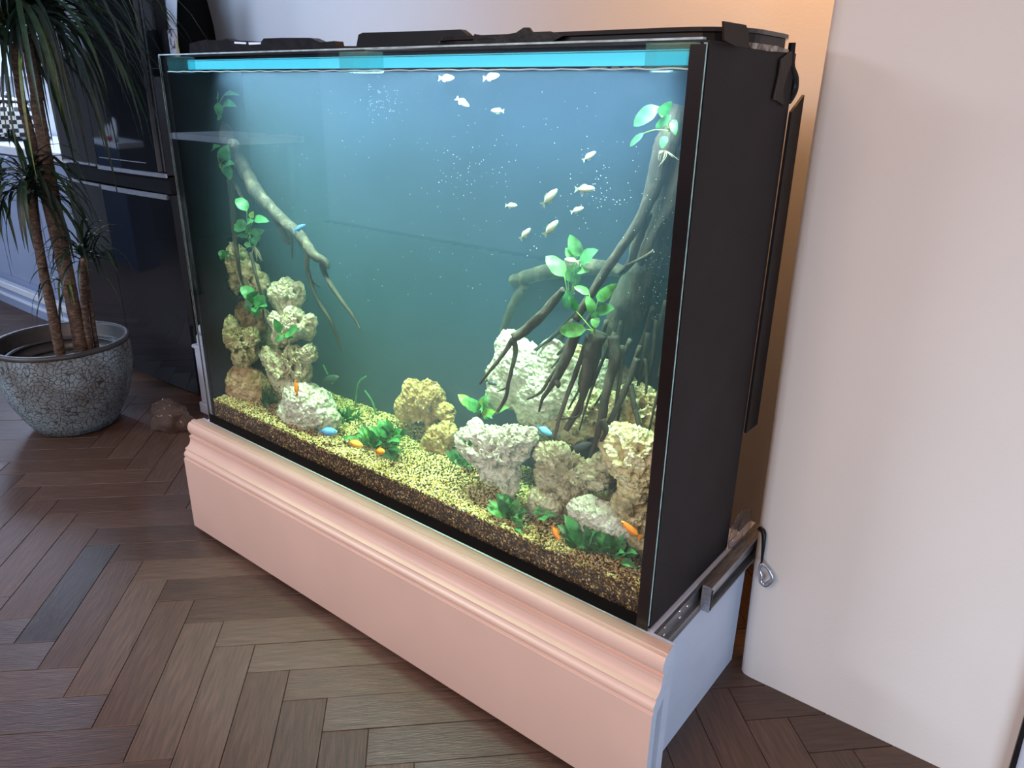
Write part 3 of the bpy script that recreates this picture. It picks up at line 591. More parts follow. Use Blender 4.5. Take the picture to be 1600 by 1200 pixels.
# ------------------------------------------------------------------ rocks
def rock(blobs,y,m,label,seed,depth=.62,pit=.25,sub=6,rough=.09,ps=1.0,grp='limestone rocks in the aquarium',holes=()):
    # blobs: (u,v,radius px); star-shaped solid around the first one, pitted like holey limestone
    sc=[(at(u,v,y),r*1.13) for u,v,r in blobs]; B=[]
    for p,r in sc:
        ds=(p-CAM).dot(FX)/F; B.append((p,r*ds))
    c=sum((p*(r**2) for p,r in B),Vector())/sum(r**2 for p,r in B); c.y=y
    bm=bmesh.new(); bmesh.ops.create_icosphere(bm,subdivisions=sub,radius=1); se=Vector((seed*3.1,seed*1.7,seed))
    R0=max(r for p,r in B)
    HL=[(at(u,v,c.y),r*((c-CAM).dot(FX)/F)) for u,v,r in holes]; cn=(c-CAM).normalized()
    for v in bm.verts:
        d=v.co.normalized(); best=0; acc=0
        for p,r in B:
            q=c-p; bq=d.dot(q); disc=bq*bq-(q.length_squared-r*r)
            if disc>0:
                t=-bq+math.sqrt(disc)
                if t>0: acc+=t**10
        t=acc**.1 if acc>0 else R0*.45
        t=max(t,R0*.45); w_=c+d*t; s=ps*(1/R0)
        q=w_*s+se
        k=.16*noise.noise(q*1.6)+.14*noise.noise(q*3.7)+rough*1.5*(abs(noise.noise(q*7))-.15)+rough*.9*abs(noise.noise(q*15+se))+rough*.5*noise.noise(q*31)
        f3=noise.voronoi(q*13+se,distance_metric='DISTANCE',exponent=2.5)[0][0]; f1=noise.voronoi(q*2.3,distance_metric='DISTANCE',exponent=2.5)[0][0]; f2=noise.voronoi(q*6.5+se,distance_metric='DISTANCE',exponent=2.5)[0][0]
        k-=pit*1.5*max(0,1-f1/.40)**.5+pit*.95*max(0,1-f2/.45)**.6+pit*.45*max(0,1-f3/.5)
        if d.y<.35:
            for hp_,hr in HL:
                e=c+Vector((d.x*t,d.y*t*depth,d.z*t))-hp_; l=e.dot(cn); q_=(e-cn*l).length*(1+.25*noise.noise(q*3))
                if q_<hr*1.15: x_=min(1,(hr*1.15-q_)/(hr*.4)); k-=4.5*x_*x_*(3-2*x_)*min(.5,hr/R0*1.7)
        v.co=d*max(R0*.15,t+R0*k*.62); v.co.y*=depth
        v.co+=c; v.co.y=min(max(v.co.y,.014),YB-.002); v.co.x=min(max(v.co.x,-TW+.0135),-.0125); v.co.z=max(v.co.z,.02)
        v.co-=c
    me=bpy.data.meshes.new('rock'); bm.to_mesh(me); bm.free(); o=link('rock',me,m,None,True); o.location=c
    me.set_sharp_from_angle(angle=math.radians(60))
    return tag(o,label,'rock',grp)
rock([(352,392,19),(370,408,24),(392,432,22),(410,440,14),(356,436,26),(345,425,16),(395,455,20)],.135,R_tan,'cream and tan limestone rock topping the left stack',1,pit=.3,holes=[(366,432,6),(352,444,5),(378,402,5),(398,440,6)])
rock([(449,458,22),(436,463,20),(462,460,17),(450,478,20),(466,452,10)],.12,R_cream,'pale knobbly limestone rock at the upper right of the left stack',2,holes=[(448,470,6),(462,455,4)])
rock([(368,490,24),(385,498,26),(360,480,16),(402,505,18)],.15,R_brown,'dark brown rock wedged below the tan top rock of the left stack',3)
rock([(362,525,22),(383,540,25),(360,508,15),(376,558,17),(394,525,13)],.10,R_tan,'deeply pitted olive brown rock in the middle of the left stack',4,pit=.45,rough=.14,holes=[(365,535,6),(380,530,5),(372,552,6),(390,548,5),(358,518,5),(382,568,5)])
rock([(380,604,33),(394,610,32),(364,602,22),(404,622,22)],.10,R_ochrebrown,'smooth orange brown boulder at the foot of the left stack',5,pit=.08,rough=.04)
rock([(460,505,24),(478,512,18),(445,515,22),(432,500,14),(486,500,10),(437,528,14)],.10,R_cream,'pale grey pitted rock holding a small plant on the left stack',6,pit=.3,holes=[(440,512,5),(470,500,5),(455,520,5)])
rock([(436,575,24),(462,565,24),(448,592,26),(484,552,14),(420,558,16),(470,580,18)],.09,R_grey,'two toned holey rock above the big white boulder of the left stack',7,pit=.42,rough=.13,holes=[(440,598,7),(462,575,6),(425,572,5),(478,560,5),(452,558,4)])
rock([(480,636,36),(500,640,30),(460,650,28),(462,620,22),(516,655,16),(446,655,16)],.08,R_white,'big white smooth boulder at the bottom right of the left stack',8,pit=.14)
rock([(428,618,18),(425,600,16),(430,632,14)],.16,R_brown,'dark brown rock behind the white boulder of the left stack',28,sub=5)
rock([(418,530,18),(412,500,16),(424,550,16)],.17,R_grey,'grey brown rock filling the middle of the left stack',29,sub=5)
rock([(650,625,26),(672,622,26),(634,640,20),(696,645,16),(645,608,14),(664,655,22)],.19,R_ochre,'ochre wormy rock in the middle of the tank floor',9,pit=.28,rough=.12,holes=[(654,672,13),(676,640,5),(642,628,5)])
rock([(686,690,24),(700,676,18),(672,700,18),(690,712,18)],.17,R_ochre,'low ochre rock beside the white holey rock',10,pit=.3,sub=5)
rock([(812,575,44),(790,600,34),(840,615,42),(870,600,34),(800,545,24),(865,560,28),(826,640,24),(890,625,26),(776,625,18)],.16,R_white,'large pale top rock under the twig ends on the right stack',11,pit=.12,depth=.42,rough=.07)
rock([(925,590,32),(955,592,30),(975,598,18),(900,575,22)],.19,R_white,'pale flat rock behind the dark roots on the right stack',12,depth=.4,pit=.15)
rock([(885,565,22),(870,550,16),(905,555,16)],.19,R_yellow,'olive yellow rock peeping behind the roots of the right driftwood',13,depth=.4,sub=5)
rock([(750,698,32),(778,705,36),(804,692,28),(732,692,20),(768,733,24),(792,738,22),(826,682,15),(795,760,16),(745,670,14)],.085,R_white,'white rock with deep holes at the left foot of the right stack',14,pit=.42,rough=.08,holes=[(782,738,12),(738,698,9),(739,688,7),(766,702,5),(802,765,7),(806,712,7)])
rock([(872,724,31),(858,747,23),(900,742,27),(928,742,24),(852,712,17),(885,765,22),(940,722,16)],.09,R_grey,'tan wormy limestone rock in the middle of the right stack',15,pit=.5,rough=.18,ps=1.25,holes=[(882,738,8),(906,722,6),(858,752,8),(926,757,7),(866,704,5),(845,728,6),(895,765,7),(878,716,4),(915,740,4),(868,770,5)])
rock([(848,782,22),(862,790,16),(838,792,14)],.08,R_cream,'small rounded cream stone below the wormy rock',16,pit=.1,sub=5)
rock([(884,792,18),(896,780,14)],.11,R_grey,'small grey tan stone between the wormy rock and low white rock',17,sub=5)
rock([(982,712,40),(1000,735,34),(965,690,26),(1003,700,30),(988,765,24),(960,700,18)],.075,R_yellow,'yellowish white rock against the right front corner',18,pit=.2,holes=[(964,706,9),(961,695,8),(966,717,8),(990,745,5),(1002,700,4)])
rock([(988,800,28),(1000,818,24),(975,790,20),(996,845,20)],.07,R_tan,'brown pitted rock low in the right front corner',19,pit=.35,holes=[(1000,790,11),(988,800,8),(1004,830,8)])
rock([(925,805,28),(950,815,26),(905,798,18),(968,832,16),(935,830,20)],.06,R_white,'low white rock behind the dark green clump at the right',20,pit=.12)
rock([(935,648,34),(910,660,24),(955,640,26),(925,625,18),(900,645,16)],.15,R_tan,'shaded brown rock directly behind the hanging roots',21,pit=.3,holes=[(925,650,8),(945,640,6),(930,668,7)])
rock([(1005,640,34),(990,625,24),(1012,665,24),(985,660,20)],.13,R_tan,'speckled brown rock high against the right side of the tank',22,pit=.35,holes=[(1005,630,6),(990,650,7),(1010,655,5)])
rock([(870,665,26),(840,662,20),(895,680,22),(855,680,18)],.18,R_grey,'dim grey rock in the hollow between upper and lower right rocks',23,pit=.15)
rock([(930,790,24),(950,770,22),(945,745,18)],.16,R_grey,'dim grey rock deep behind the wormy rock',24,pit=.15,sub=5)
# ------------------------------------------------------------------ driftwood
def wood(segs,name_label,m,pos,seed):
    r=root('driftwood',pos,name_label,'driftwood')
    for i,(nm,pts,mm) in enumerate(segs):
        P=[at(u,v,y) for u,v,ra,y in pts]; R_=[ra*((p-CAM).dot(FX)/F) for p,(u,v,ra,y) in zip(P,pts)]
        for p in P: p.y=min(max(p.y,.02),YB-.012)
        tube(nm,P,R_,mm,r,10 if max(R_)>.008 else 7,5,.22 if max(R_)>.006 else .1,seed+i*3.3)
    return r
wp,wd=M_woodpale,M_wooddark
wood([('branch',[(345,190,10,.16),(360,225,12,.15),(380,262,11,.14),(405,305,10,.12),(438,340,9,.11),(468,368,8.5,.10),(490,398,7.5,.09),(507,408,6,.09),(512,420,3,.09)],wp),
 ('root',[(482,392,5,.09),(480,420,3.6,.09),(496,468,3.2,.08),(515,498,2.8,.08),(526,525,2.2,.08),(534,549,1.3,.08)],wp),
 ('root',[(503,408,5,.09),(509,432,3.8,.09),(534,470,3,.08),(550,492,2.4,.08),(563,516,1.2,.08)],wp),
 ('stub',[(470,378,5,.10),(484,392,6,.09),(488,402,3,.09)],wp),
 ('twig',[(455,360,3,.10),(456,385,2,.10),(457,405,.8,.10)],wp),
 ('twig',[(425,335,4,.12),(434,352,3,.12),(440,362,1.6,.12)],wp),
 ('knot',[(440,352,4,.11),(446,372,6,.11),(452,380,4,.11)],wp),
 ('twig',[(478,425,2,.09),(490,442,1.5,.09),(500,449,.7,.09)],wp)],
 'long pale driftwood branch reaching out over the open water at the left',wp,at(352,225,.15),3)
wood([('trunk',[(336,225,16,.17),(338,262,20,.17),(344,300,15,.17),(352,340,9,.16),(360,385,6,.15)],wd),
 ('root',[(325,265,6,.15),(322,300,5,.14),(326,340,4.5,.14),(328,370,3.5,.14),(334,410,2.2,.13),(338,470,1.5,.12)],wp),
 ('root',[(360,280,6,.14),(363,310,5,.13),(366,360,4.5,.12),(371,400,3.2,.11),(378,440,2.2,.1),(396,470,1.3,.09)],wp),
 ('root',[(362,276,4,.14),(374,300,3,.13),(386,322,2.2,.12)],wp),
 ('root',[(392,395,3,.09),(400,430,2.6,.08),(408,460,2.2,.08),(413,505,1.3,.08)],wp),
 ('root',[(338,300,4,.16),(345,340,3,.16),(352,365,2,.16)],wp)],
 'dark driftwood stump with pale roots standing in the black left corner',wd,at(340,260,.16),9)
wood([('trunk',[(1062,165,16,.16),(1046,215,20,.15),(1034,250,19,.14),(1022,290,14,.13),(1008,325,9,.12),(990,360,8,.11),(968,392,7.5,.10),(945,425,7.5,.09),(922,462,6.5,.08),(900,500,6,.07)],wp),
 ('trunk',[(1072,250,18,.17),(1058,290,17,.16),(1045,325,12,.15),(1030,350,9,.14),(1014,378,8,.13),(1006,402,9,.13),(1000,414,4,.13)],wp),
 ('stump',[(1058,235,20,.19),(1040,300,24,.19),(1022,360,26,.19),(1005,420,28,.185),(985,470,30,.18),(965,520,24,.17),(955,560,14,.16)],wd),
 ('branch',[(1012,330,8,.14),(995,380,7.5,.13),(985,410,6.5,.13),(968,428,5,.13)],wp),
 ('stub',[(1022,392,3,.12),(1000,405,2.6,.11),(978,415,2,.10)],wp),
 ('branch',[(880,452,5,.08),(866,470,7,.08),(842,497,8,.07),(818,518,8,.07),(802,528,7.5,.06)],wp),
 ('root',[(802,530,5,.06),(790,548,4,.06),(775,568,3.4,.05),(762,584,2.8,.05),(750,600,2,.05)],wd),
 ('root',[(802,530,5,.06),(806,548,4,.06),(800,575,3.4,.05),(794,600,3.2,.05),(790,622,3,.05),(778,643,2.8,.05)],wd),
 ('twig',[(793,605,1.5,.05),(785,609,1.2,.05),(777,612,.7,.05)],wd),
 ('root',[(905,512,7,.07),(893,535,9,.07),(884,560,8,.065),(874,582,7,.06),(866,594,6,.055),(858,608,4,.05),(848,622,3,.05),(845,632,2.2,.05),(842,643,1.4,.05)],wd),
 ('root',[(866,592,5,.055),(872,600,5,.055),(872,606,2,.055)],wd),
 ('root',[(905,520,3,.08),(885,545,3,.075),(872,572,3,.07),(858,592,3,.06),(846,612,2.6,.055),(824,624,1.6,.05)],wd),
 ('root',[(920,525,5,.08),(908,560,4.4,.075),(895,595,4,.07),(882,630,3.6,.06),(872,660,3,.055),(866,688,2.2,.05)],wd),
 ('root',[(935,520,14,.09),(925,550,14,.085),(920,580,12,.08),(913,602,11,.075),(910,622,5,.07),(896,652,6,.07),(884,672,4.5,.06)],wd),
 ('twig',[(910,622,3,.07),(906,648,2,.065),(890,653,1.8,.06),(868,656,1.2,.06)],wd),
 ('root',[(958,525,9,.09),(960,560,9,.085),(953,590,8,.08),(946,620,6.5,.07),(941,650,7,.065),(936,665,6,.06),(932,685,4.5,.06),(922,715,2.2,.055)],wd),
 ('root',[(941,655,5,.06),(947,672,5,.06),(944,682,3.6,.06),(938,690,2.2,.055)],wd),
 ('root',[(995,560,6,.11),(985,590,5.5,.1),(972,620,5,.09),(960,645,5,.08),(948,668,4,.07)],wd),
 ('root',[(972,540,4,.1),(970,580,3.4,.1),(965,615,3,.09),(962,635,2.4,.09)],wd),
 ('root',[(985,600,5,.1),(990,630,4.5,.09),(996,655,4,.08),(1002,692,2.6,.07)],wd),
 ('root',[(900,520,3,.14),(870,555,2.6,.15),(835,570,2.4,.16),(815,575,1.8,.16),(800,572,1,.16)],wp),
 ('root',[(895,500,3.4,.14),(860,530,3,.15),(820,555,2.6,.16),(786,563,1.4,.16)],wp),
 ('root',[(880,520,5,.17),(862,560,5,.18),(845,585,5,.18),(842,600,2,.18)],wp),
 ('root',[(1020,480,4,.15),(1005,530,3.4,.15),(985,580,3,.14),(975,610,2,.14)],wp),
 ('root',[(1040,470,3.4,.16),(1025,530,3,.16),(1015,560,2,.16),(1000,600,1.6,.16)],wp),
 ('root',[(1035,590,2.4,.09),(1024,630,2.2,.08),(1014,672,1.6,.07)],wd),
 ('root',[(1045,510,3,.16),(1035,560,3,.16),(1028,590,1.5,.15)],wd)]+[('root',[(u0,v0,ra+1,y0),((u0+u1)/2+b,(v0+v1)/2,ra,y0-.01),(u1,v1,ra*.45,y0-.015)],wd) for u0,v0,u1,v1,ra,b,y0 in
  [(948,500,888,640,3,6,.12),(960,520,905,672,2.6,-4,.13),(985,530,925,640,3,5,.14),(1000,540,958,700,2.6,-6,.12),(1012,520,980,660,3,4,.14),(1025,500,1000,640,2.4,5,.15),
   (930,480,862,575,3,4,.15),(915,470,838,548,2.6,3,.16),(1008,560,1006,650,2,3,.13),(972,500,950,600,4,0,.15)]],
 'large dark driftwood stump with many hanging roots on the right rocks',wd,at(1045,215,.15),21)
wood([('log',[(800,440,9,.21),(840,428,12,.21),(890,420,14,.21),(940,418,12,.21),(985,430,10,.21)],wp),
 ('root',[(820,445,8,.21),(800,480,7,.21),(785,520,5,.21)],wp)],'faint hazy log lying deep behind the right driftwood',wp,at(890,425,.20),31)
# ------------------------------------------------------------------ plants in the tank
def leafmesh(b,t,wd_,up,curl=.12,n=8,pointed=.62):
    d=t-b; L=d.length; d=d/L; s=d.cross(up).normalized(); nrm=s.cross(d).normalized(); V=[];Fc=[]
    for i in range(n+1):
        x=i/n; wv=wd_*.5*(math.sin(math.pi*min(1,x**.8))**pointed if 0<x<1 else .04); c=b+d*(L*x)+nrm*(math.sin(math.pi*x)*L*curl)
        rip=.06*wd_*math.sin(x*14)
        V+= [c-s*wv+nrm*(wv*.28+rip),c,c+s*wv+nrm*(wv*.28-rip)]
    for i in range(n):
        a=i*3; Fc+=[(a,a+1,a+4,a+3),(a+1,a+2,a+5,a+4)]
    return V,Fc
def anubias(name,leaves,base,y,label,m=None,grp='broad leaved plants tied to the wood and rocks'):
    bp=at(base[0],base[1],y+.008); r=root(name,bp,label,'plant',grp)
    for i,l in enumerate(leaves):
        u0,v0,u1,v1,wpx=l[:5]; mm=l[5] if len(l)>5 else (m or L_g)
        B=at(u0,v0,y+random.uniform(-.006,.006)); T=at(u1,v1,y-random.uniform(.0,.016)); T.y=max(T.y,.02); ds=(B-CAM).dot(FX)/F
        up=(CAM-B).normalized()+Vector((random.uniform(-.5,.5),0,random.uniform(.0,.6)))
        V,Fc=leafmesh(B,T,wpx*1.1*ds,up,random.uniform(.05,.16)); lf=build('leaf',V,Fc,mm,r,True)
        tube('leaf_stem',[bp,(bp+B)/2+Vector((0,-.004,.004)),B],[.0012,.001,.0008],L_y,r,5,3)
    return r
def rootlets(r,u,v,y,n,L,m=M_rootthin):
    p=at(u,v,y); 
    for i in range(n):
        a=random.uniform(-1.2,1.2); q=p+Vector((math.sin(a)*L*random.uniform(.3,1),random.uniform(-.006,.006),-abs(math.cos(a))*L*random.uniform(.4,1)))
        tube('rootlet',[p,(p+q)/2+Vector((random.uniform(-.006,.006),0,.003)),q],[.0013,.0011,.0007],m,r,4,3)
a=anubias('anubias',[(341,154,319,128,15),(338,166,316,160,20),(343,160,343,180,13),(348,168,369,166,15),(346,176,334,188,11),(348,152,374,149,9)],(344,172),.14,'topmost round leaved plant in the black left corner')
a=anubias('anubias',[(332,204,313,195,17,L_d),(330,240,322,232,9),(330,238,345,228,10),(333,266,330,242,20),(350,250,356,226,19),(350,262,366,256,13),(350,258,360,281,15),(326,245,324,258,9)],(345,262),.12,'dense leafy plant on the dark stump below the topmost plant'); rootlets(a,365,218,.12,7,.03)
a=anubias('anubias',[(386,330,369,310,17),(386,358,367,350,20),(386,348,398,345,9),(398,342,421,346,12),(394,366,413,360,13),(396,383,407,370,12),(386,372,370,368,8),(392,386,382,380,8),(392,340,396,330,8,L_y),(384,365,392,352,12,L_d)],(391,365),.10,'slender climbing plant with round leaves above the left rock stack'); rootlets(a,398,385,.10,16,.05)
a=anubias('anubias',[(398,468,376,448,19),(396,476,381,478,15),(394,478,403,496,15),(402,478,414,462,22),(404,480,418,478,14),(388,470,404,455,12,L_d)],(396,474),.07,'leafy plant hanging in front of the tan and brown left rocks')
a=anubias('anubias',[(450,524,467,514,17),(444,526,430,533,10),(438,520,428,498,12),(446,522,458,528,9)],(445,524),.055,'small plant with a round leaf on the pale pitted rock')
a=anubias('anubias',[(352,402,342,392,12),(350,400,357,392,11),(348,404,344,400,8)],(350,404),.09,'tiny plant sprig on the topmost tan rock')
a=anubias('anubias',[(1028,166,990,197,22),(1006,208,984,229,9),(1048,180,1024,200,12),(1030,178,1050,158,16,L_d),(1052,188,1056,212,12,L_d),(1040,212,1034,232,12)],(1046,205),.11,'large leaved plant at the top of the right driftwood'); rootlets(a,1040,236,.11,8,.03)
a=anubias('anubias',[(882,432,853,400,24,L_l),(900,408,883,388,19,L_l),(908,400,890,367,20,L_l),(908,412,934,390,22),(902,424,921,424,11,L_l),(888,440,898,412,14,L_l),(886,452,886,485,18,L_d),(896,446,908,416,16)],(893,478),.14,'pale green broad leaved plant rising in haze behind the big branch')
a=anubias('anubias',[(916,515,875,517,21,L_l),(921,460,897,448,12,L_l),(926,490,916,462,15,L_l),(934,470,963,443,17,L_l),(934,488,961,480,17),(932,496,930,513,14,L_l),(900,486,888,462,12,L_d),(928,496,922,470,10)],(929,520),.05,'bright leaved plant in front of the big driftwood branch')
def clump(name,c,n,r,y,label,mats,lw=8,spread=1,up=1.0,lab2=None,grp='leafy clumps on the gravel'):
    bp=at(c[0],c[1],y); R=root(name,bp,label,'plant',grp); ds=(bp-CAM).dot(FX)/F
    n=int(n*1.5)
    for i in range(n):
        a=random.uniform(-1.35,1.35)*spread; L=r*ds*random.uniform(.6,1.2); b0=bp+Vector((random.uniform(-.25,.25)*r*ds,random.uniform(-.012,.012),random.uniform(0,.2)*r*ds))
        t=b0+Vector((math.sin(a)*L,random.uniform(-.03,.012),math.cos(a)*L*up)); t.y=min(max(t.y,.016),YB-.008); t.x=min(max(t.x,-1.48),-.016); t.z=max(t.z,.078)
        m_=b0+(t-b0)*.35
        V,Fc=leafmesh(m_,t,lw*1.05*ds*random.uniform(.7,1.3),(CAM-b0).normalized()+Vector((random.uniform(-.6,.6),0,.7)),random.uniform(.05,.25),8,1.0); build('leaf',V,Fc,random.choice(mats),R,True)
        tube('leaf_stem',[b0,(b0+m_)/2,m_],[.001,.0009,.0008],L_d,R,4,2)
    return R
clump('leafy_clump',(592,708),34,52,.10,'wide bushy green clump on the gravel in the middle of the tank',[L_g,L_g,L_l,L_d],11,1.1,.75)
clump('leafy_clump',(612,692),16,40,.08,'green clump directly left of the ochre rock',[L_g,L_l,L_d],12,.9,.8)
clump('leafy_clump',(545,668),14,44,.16,'hazy fine leaved clump behind the blue fish',[L_g,L_d],7,.9,.8)
clump('leafy_clump',(492,672),10,34,.07,'small clump of upright leaves in front of the big white boulder',[L_y,L_g,L_d],9,.9)
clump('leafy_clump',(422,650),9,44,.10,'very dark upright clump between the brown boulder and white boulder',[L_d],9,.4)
clump('leafy_clump',(752,655),14,42,.12,'yellow green clump at the left edge of the large pale top rock',[L_y,L_l,L_g],13,.9,1)
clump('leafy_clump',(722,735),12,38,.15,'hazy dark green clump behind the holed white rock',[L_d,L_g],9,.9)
clump('leafy_clump',(736,700),4,22,.07,'small dark sprig in the upper hole of the white rock',[L_d],9,.7)
clump('leafy_clump',(800,815),22,44,.05,'dark green clump in front of the holed white rock',[L_g,L_d,L_l],12,1.15,.85)
clump('leafy_clump',(850,808),6,26,.05,'small light green sprig between the two front clumps',[L_l,L_g],11,1.1,.5)
clump('leafy_clump',(918,862),22,52,.04,'largest green clump in front of the low white rock',[L_g,L_d,L_g],15,1.1,.95)
clump('leafy_clump',(962,872),18,46,.04,'dark spreading clump at the right front corner of the gravel',[L_d,L_g],15,1.1,.75)
for i,(pts,lab) in enumerate([(((588,650),(582,628),(570,610)),'thin pale stem leaning left near the ochre rock'),(((555,640),(560,600),(572,588)),'thin pale stem curving over the open gravel at the back'),(((520,600),(512,585),(505,570)),'short faint stem behind the left rock stack')]):
    P=[at(u,v,.205) for u,v in pts]; r_=root('water_weed',P[0],lab,'plant'); tube('stem',P,[.003,.0025,.002],L_g,r_,6,4)
# ------------------------------------------------------------------ fish
def fish(u,v,L,ang,y,m,mf,label,grp,hgt=.36,flip=1,name='fish',fat=.5):
    # nose towards `ang` degrees in the picture plane (0 = to the right)
    c=at(u,v,y); ds=(c-CAM).dot(FX)/F; Lm=L*ds; r=root(name,c,label,'fish',grp)
    X=(RX*math.cos(math.radians(ang))+UX*math.sin(math.radians(ang))); X.y*=.35; X.normalize()
    Z=(UX*math.cos(math.radians(ang))-RX*math.sin(math.radians(ang)))*flip; Yv=X.cross(Z).normalized(); Z=Yv.cross(X).normalized()*(1)
    if Z.dot(UX)<0 and abs(ang)<=90: Z=-Z
    st=[(.5,.02),(.46,.32),(.38,.58),(.25,.86),(.08,1),(-.08,.95),(-.2,.72),(-.3,.42),(-.36,.28)]
    V=[];Fc=[];sg=14
    for x,h in st:
        for k in range(sg):
            t=2*math.pi*k/sg; V.append(c+X*(x*Lm)+Z*(math.sin(t)*h*hgt*Lm*.5)+Yv*(math.cos(t)*h*hgt*Lm*.5*fat))
    for i in range(len(st)-1):
        for k in range(sg): Fc.append((i*sg+k,i*sg+(k+1)%sg,(i+1)*sg+(k+1)%sg,(i+1)*sg+k))
    Fc.append(tuple(range(sg))[::-1]); Fc.append(tuple(range((len(st)-1)*sg,len(st)*sg)))
    build('body',V,Fc,m,r,True)
    def fin(nm,pts):
        n=len(pts); t=Lm*.006; A=[c+X*(a*Lm)+Z*(b*Lm)+Yv*t for a,b in pts]+[c+X*(a*Lm)+Z*(b*Lm)-Yv*t for a,b in pts]
        build(nm,A,[tuple(range(n)),tuple(range(n,2*n))[::-1]]+[(i,i+n,(i+1)%n+n,(i+1)%n) for i in range(n)],mf,r)
    h=hgt/2
    fin('tail_fin',[(-.34,.04),(-.42,.10),(-.54,.17),(-.49,0),(-.54,-.17),(-.42,-.10),(-.34,-.04)])
    fin('dorsal_fin',[(.12,h*.9),(.02,h*1.35),(-.14,h*1.25),(-.26,h*.75),(-.22,h*.5)])
    fin('anal_fin',[(.0,-h*.9),(-.08,-h*1.3),(-.2,-h*1.1),(-.27,-h*.7),(-.2,-h*.5)])
    for s in (-1,1):
        bm=bmesh.new(); bmesh.ops.create_icosphere(bm,subdivisions=1,radius=Lm*.028)
        q=c+X*(.385*Lm)+Z*(.03*Lm)+Yv*(s*.56*hgt*Lm*.5*fat)-off(r)
        for v_ in bm.verts: v_.co+=q
        me=bpy.data.meshes.new('eye'); bm.to_mesh(me); bm.free(); link('eye',me,F_eye,r,True)
    return r
G='pale silvery fish swimming in the open water'
for u,v,L,a,y,lab in [(698,122,27,0,.05,'pale fish near the water line, furthest left of the shoal'),(768,120,28,8,.05,'pale fish near the water line beside the furthest left one'),
 (723,160,26,-28,.06,'pale fish nosing down to the right below the two topmost fish'),(777,173,22,178,.06,'pale fish facing left, fourth of the upper four'),
 (921,244,24,28,.08,'lone pale fish above the lower group, nose up right'),(859,308,34,38,.06,'pale fish with nose up right, left of the creamiest fish'),
 (914,295,32,4,.05,'largest cream tinted fish swimming level to the right'),(799,321,20,2,.09,'small pale fish on the left edge of the lower group'),
 (902,328,22,18,.09,'small pale fish just under the creamiest fish'),(821,365,24,38,.08,'pale fish lowest at the left of the lower group'),
 (861,356,32,38,.06,'pale slim fish nose up right above the light green plant'),(893,407,24,175,.10,'pale fish crossing in front of the light green plant leaves')]:
    fish(u,v,L,a,y,F_pale,F_fin,lab,G)
fish(513,674,35,5,.035,F_bl,F_blf,'bright blue fish hovering low before the big white boulder','blue fish',.38)
fish(851,673,28,-20,.12,F_bl,F_blf,'blurry blue fish in the hollow of the right rocks','blue fish',.42)
fish(908,697,36,20,.07,F_dk,F_dkf,'grey fish above the tan wormy rock','dark fish',.36)
fish(768,598,20,-12,.06,F_dk,F_dkf,'small grey fish against the large pale top rock','dark fish',.34)
fish(516,592,34,15,.19,F_dk,F_dkf,'dark fish in shade beside the left rock stack','dark fish',.36)
fish(468,356,26,20,.08,F_blf,F_blf,'faint bluish fish by the tip of the long left branch','blue fish',.3)
fish(463,606,26,88,.05,F_or,F_orf,'orange fish pointing straight up above the big white boulder','orange fish',.24)
fish(396,643,28,-52,.05,F_or,F_orf,'orange fish slanting down by the brown boulder','orange fish',.22)
fish(556,693,28,-8,.03,F_ye,F_orf,'amber fish low over the gravel beside the middle clump','orange fish',.40)
fish(594,705,18,0,.03,F_or,F_orf,'round orange fish facing us under the middle clump','orange fish',.6,fat=.8)
fish(869,833,28,-62,.03,F_or,F_orf,'orange fish nosing down at the gravel between front clumps','orange fish',.34)
fish(986,827,40,150,.03,F_or,F_orf,'largest orange fish, close to the right front corner','orange fish',.26)
# tiny bubbles drifting in the water
V=[];Fc=[]
tet=[(1,1,1),(-1,-1,1),(-1,1,-1),(1,-1,-1)]
spots=[(rng.uniform(420,1040),rng.uniform(140,480)) for i in range(230)]+[(rng.normal(720,40),rng.normal(270,30)) for i in range(60)]+[(590+rng.normal(0,18),160+rng.normal(0,16)) for i in range(70)]+[(940+rng.normal(0,25),300+rng.normal(0,30)) for i in range(50)]+[(1030+rng.normal(0,14),rng.uniform(300,500)) for i in range(90)]
for u,v in spots:
    if v<112: continue
    p=at(u,v,rng.uniform(.014,.03)); s=rng.uniform(.00025,.00055); n=len(V)
    if not -1.48<p.x<-.02: continue
    V+= [tuple(p+Vector(q)*s) for q in tet]; Fc+=[(n,n+1,n+2),(n,n+3,n+1),(n,n+2,n+3),(n+1,n+3,n+2)]
tag(build('bubbles',V,Fc,mat('bubble_white',(.8,.85,.85),.2,noise_scale=20,var=.05)),'fine drifting bubbles and specks in the open water','bubbles',kind='stuff')
# ------------------------------------------------------------------ potted dracaena
pc=Vector((-2.69,.06,ZF)); M_pot=bpy.data.materials.new('crackled_pot'); M_pot.use_nodes=True; nt=M_pot.node_tree; b=nt.nodes['Principled BSDF']; b.inputs['Roughness'].default_value=.6
tc=nt.nodes.new('ShaderNodeTexCoord'); ns=nt.nodes.new('ShaderNodeTexNoise'); ns.inputs['Scale'].default_value=14; mxv=nt.nodes.new('ShaderNodeVectorMath'); mxv.operation='MULTIPLY_ADD'; mxv.inputs[1].default_value=(.085,.085,.085)
nt.links.new(tc.outputs['Object'],ns.inputs['Vector']); nt.links.new(ns.outputs['Color'],mxv.inputs[0]); nt.links.new(tc.outputs['Object'],mxv.inputs[2])
vo=nt.nodes.new('ShaderNodeTexVoronoi'); vo.feature='DISTANCE_TO_EDGE'; vo.inputs['Scale'].default_value=52; nt.links.new(mxv.outputs[0],vo.inputs['Vector'])
rc=nt.nodes.new('ShaderNodeValToRGB'); rc.color_ramp.elements[0].position=.0; rc.color_ramp.elements[0].color=(.035,.037,.04,1); rc.color_ramp.elements[1].position=.10; rc.color_ramp.elements[1].color=(.24,.29,.32,1)
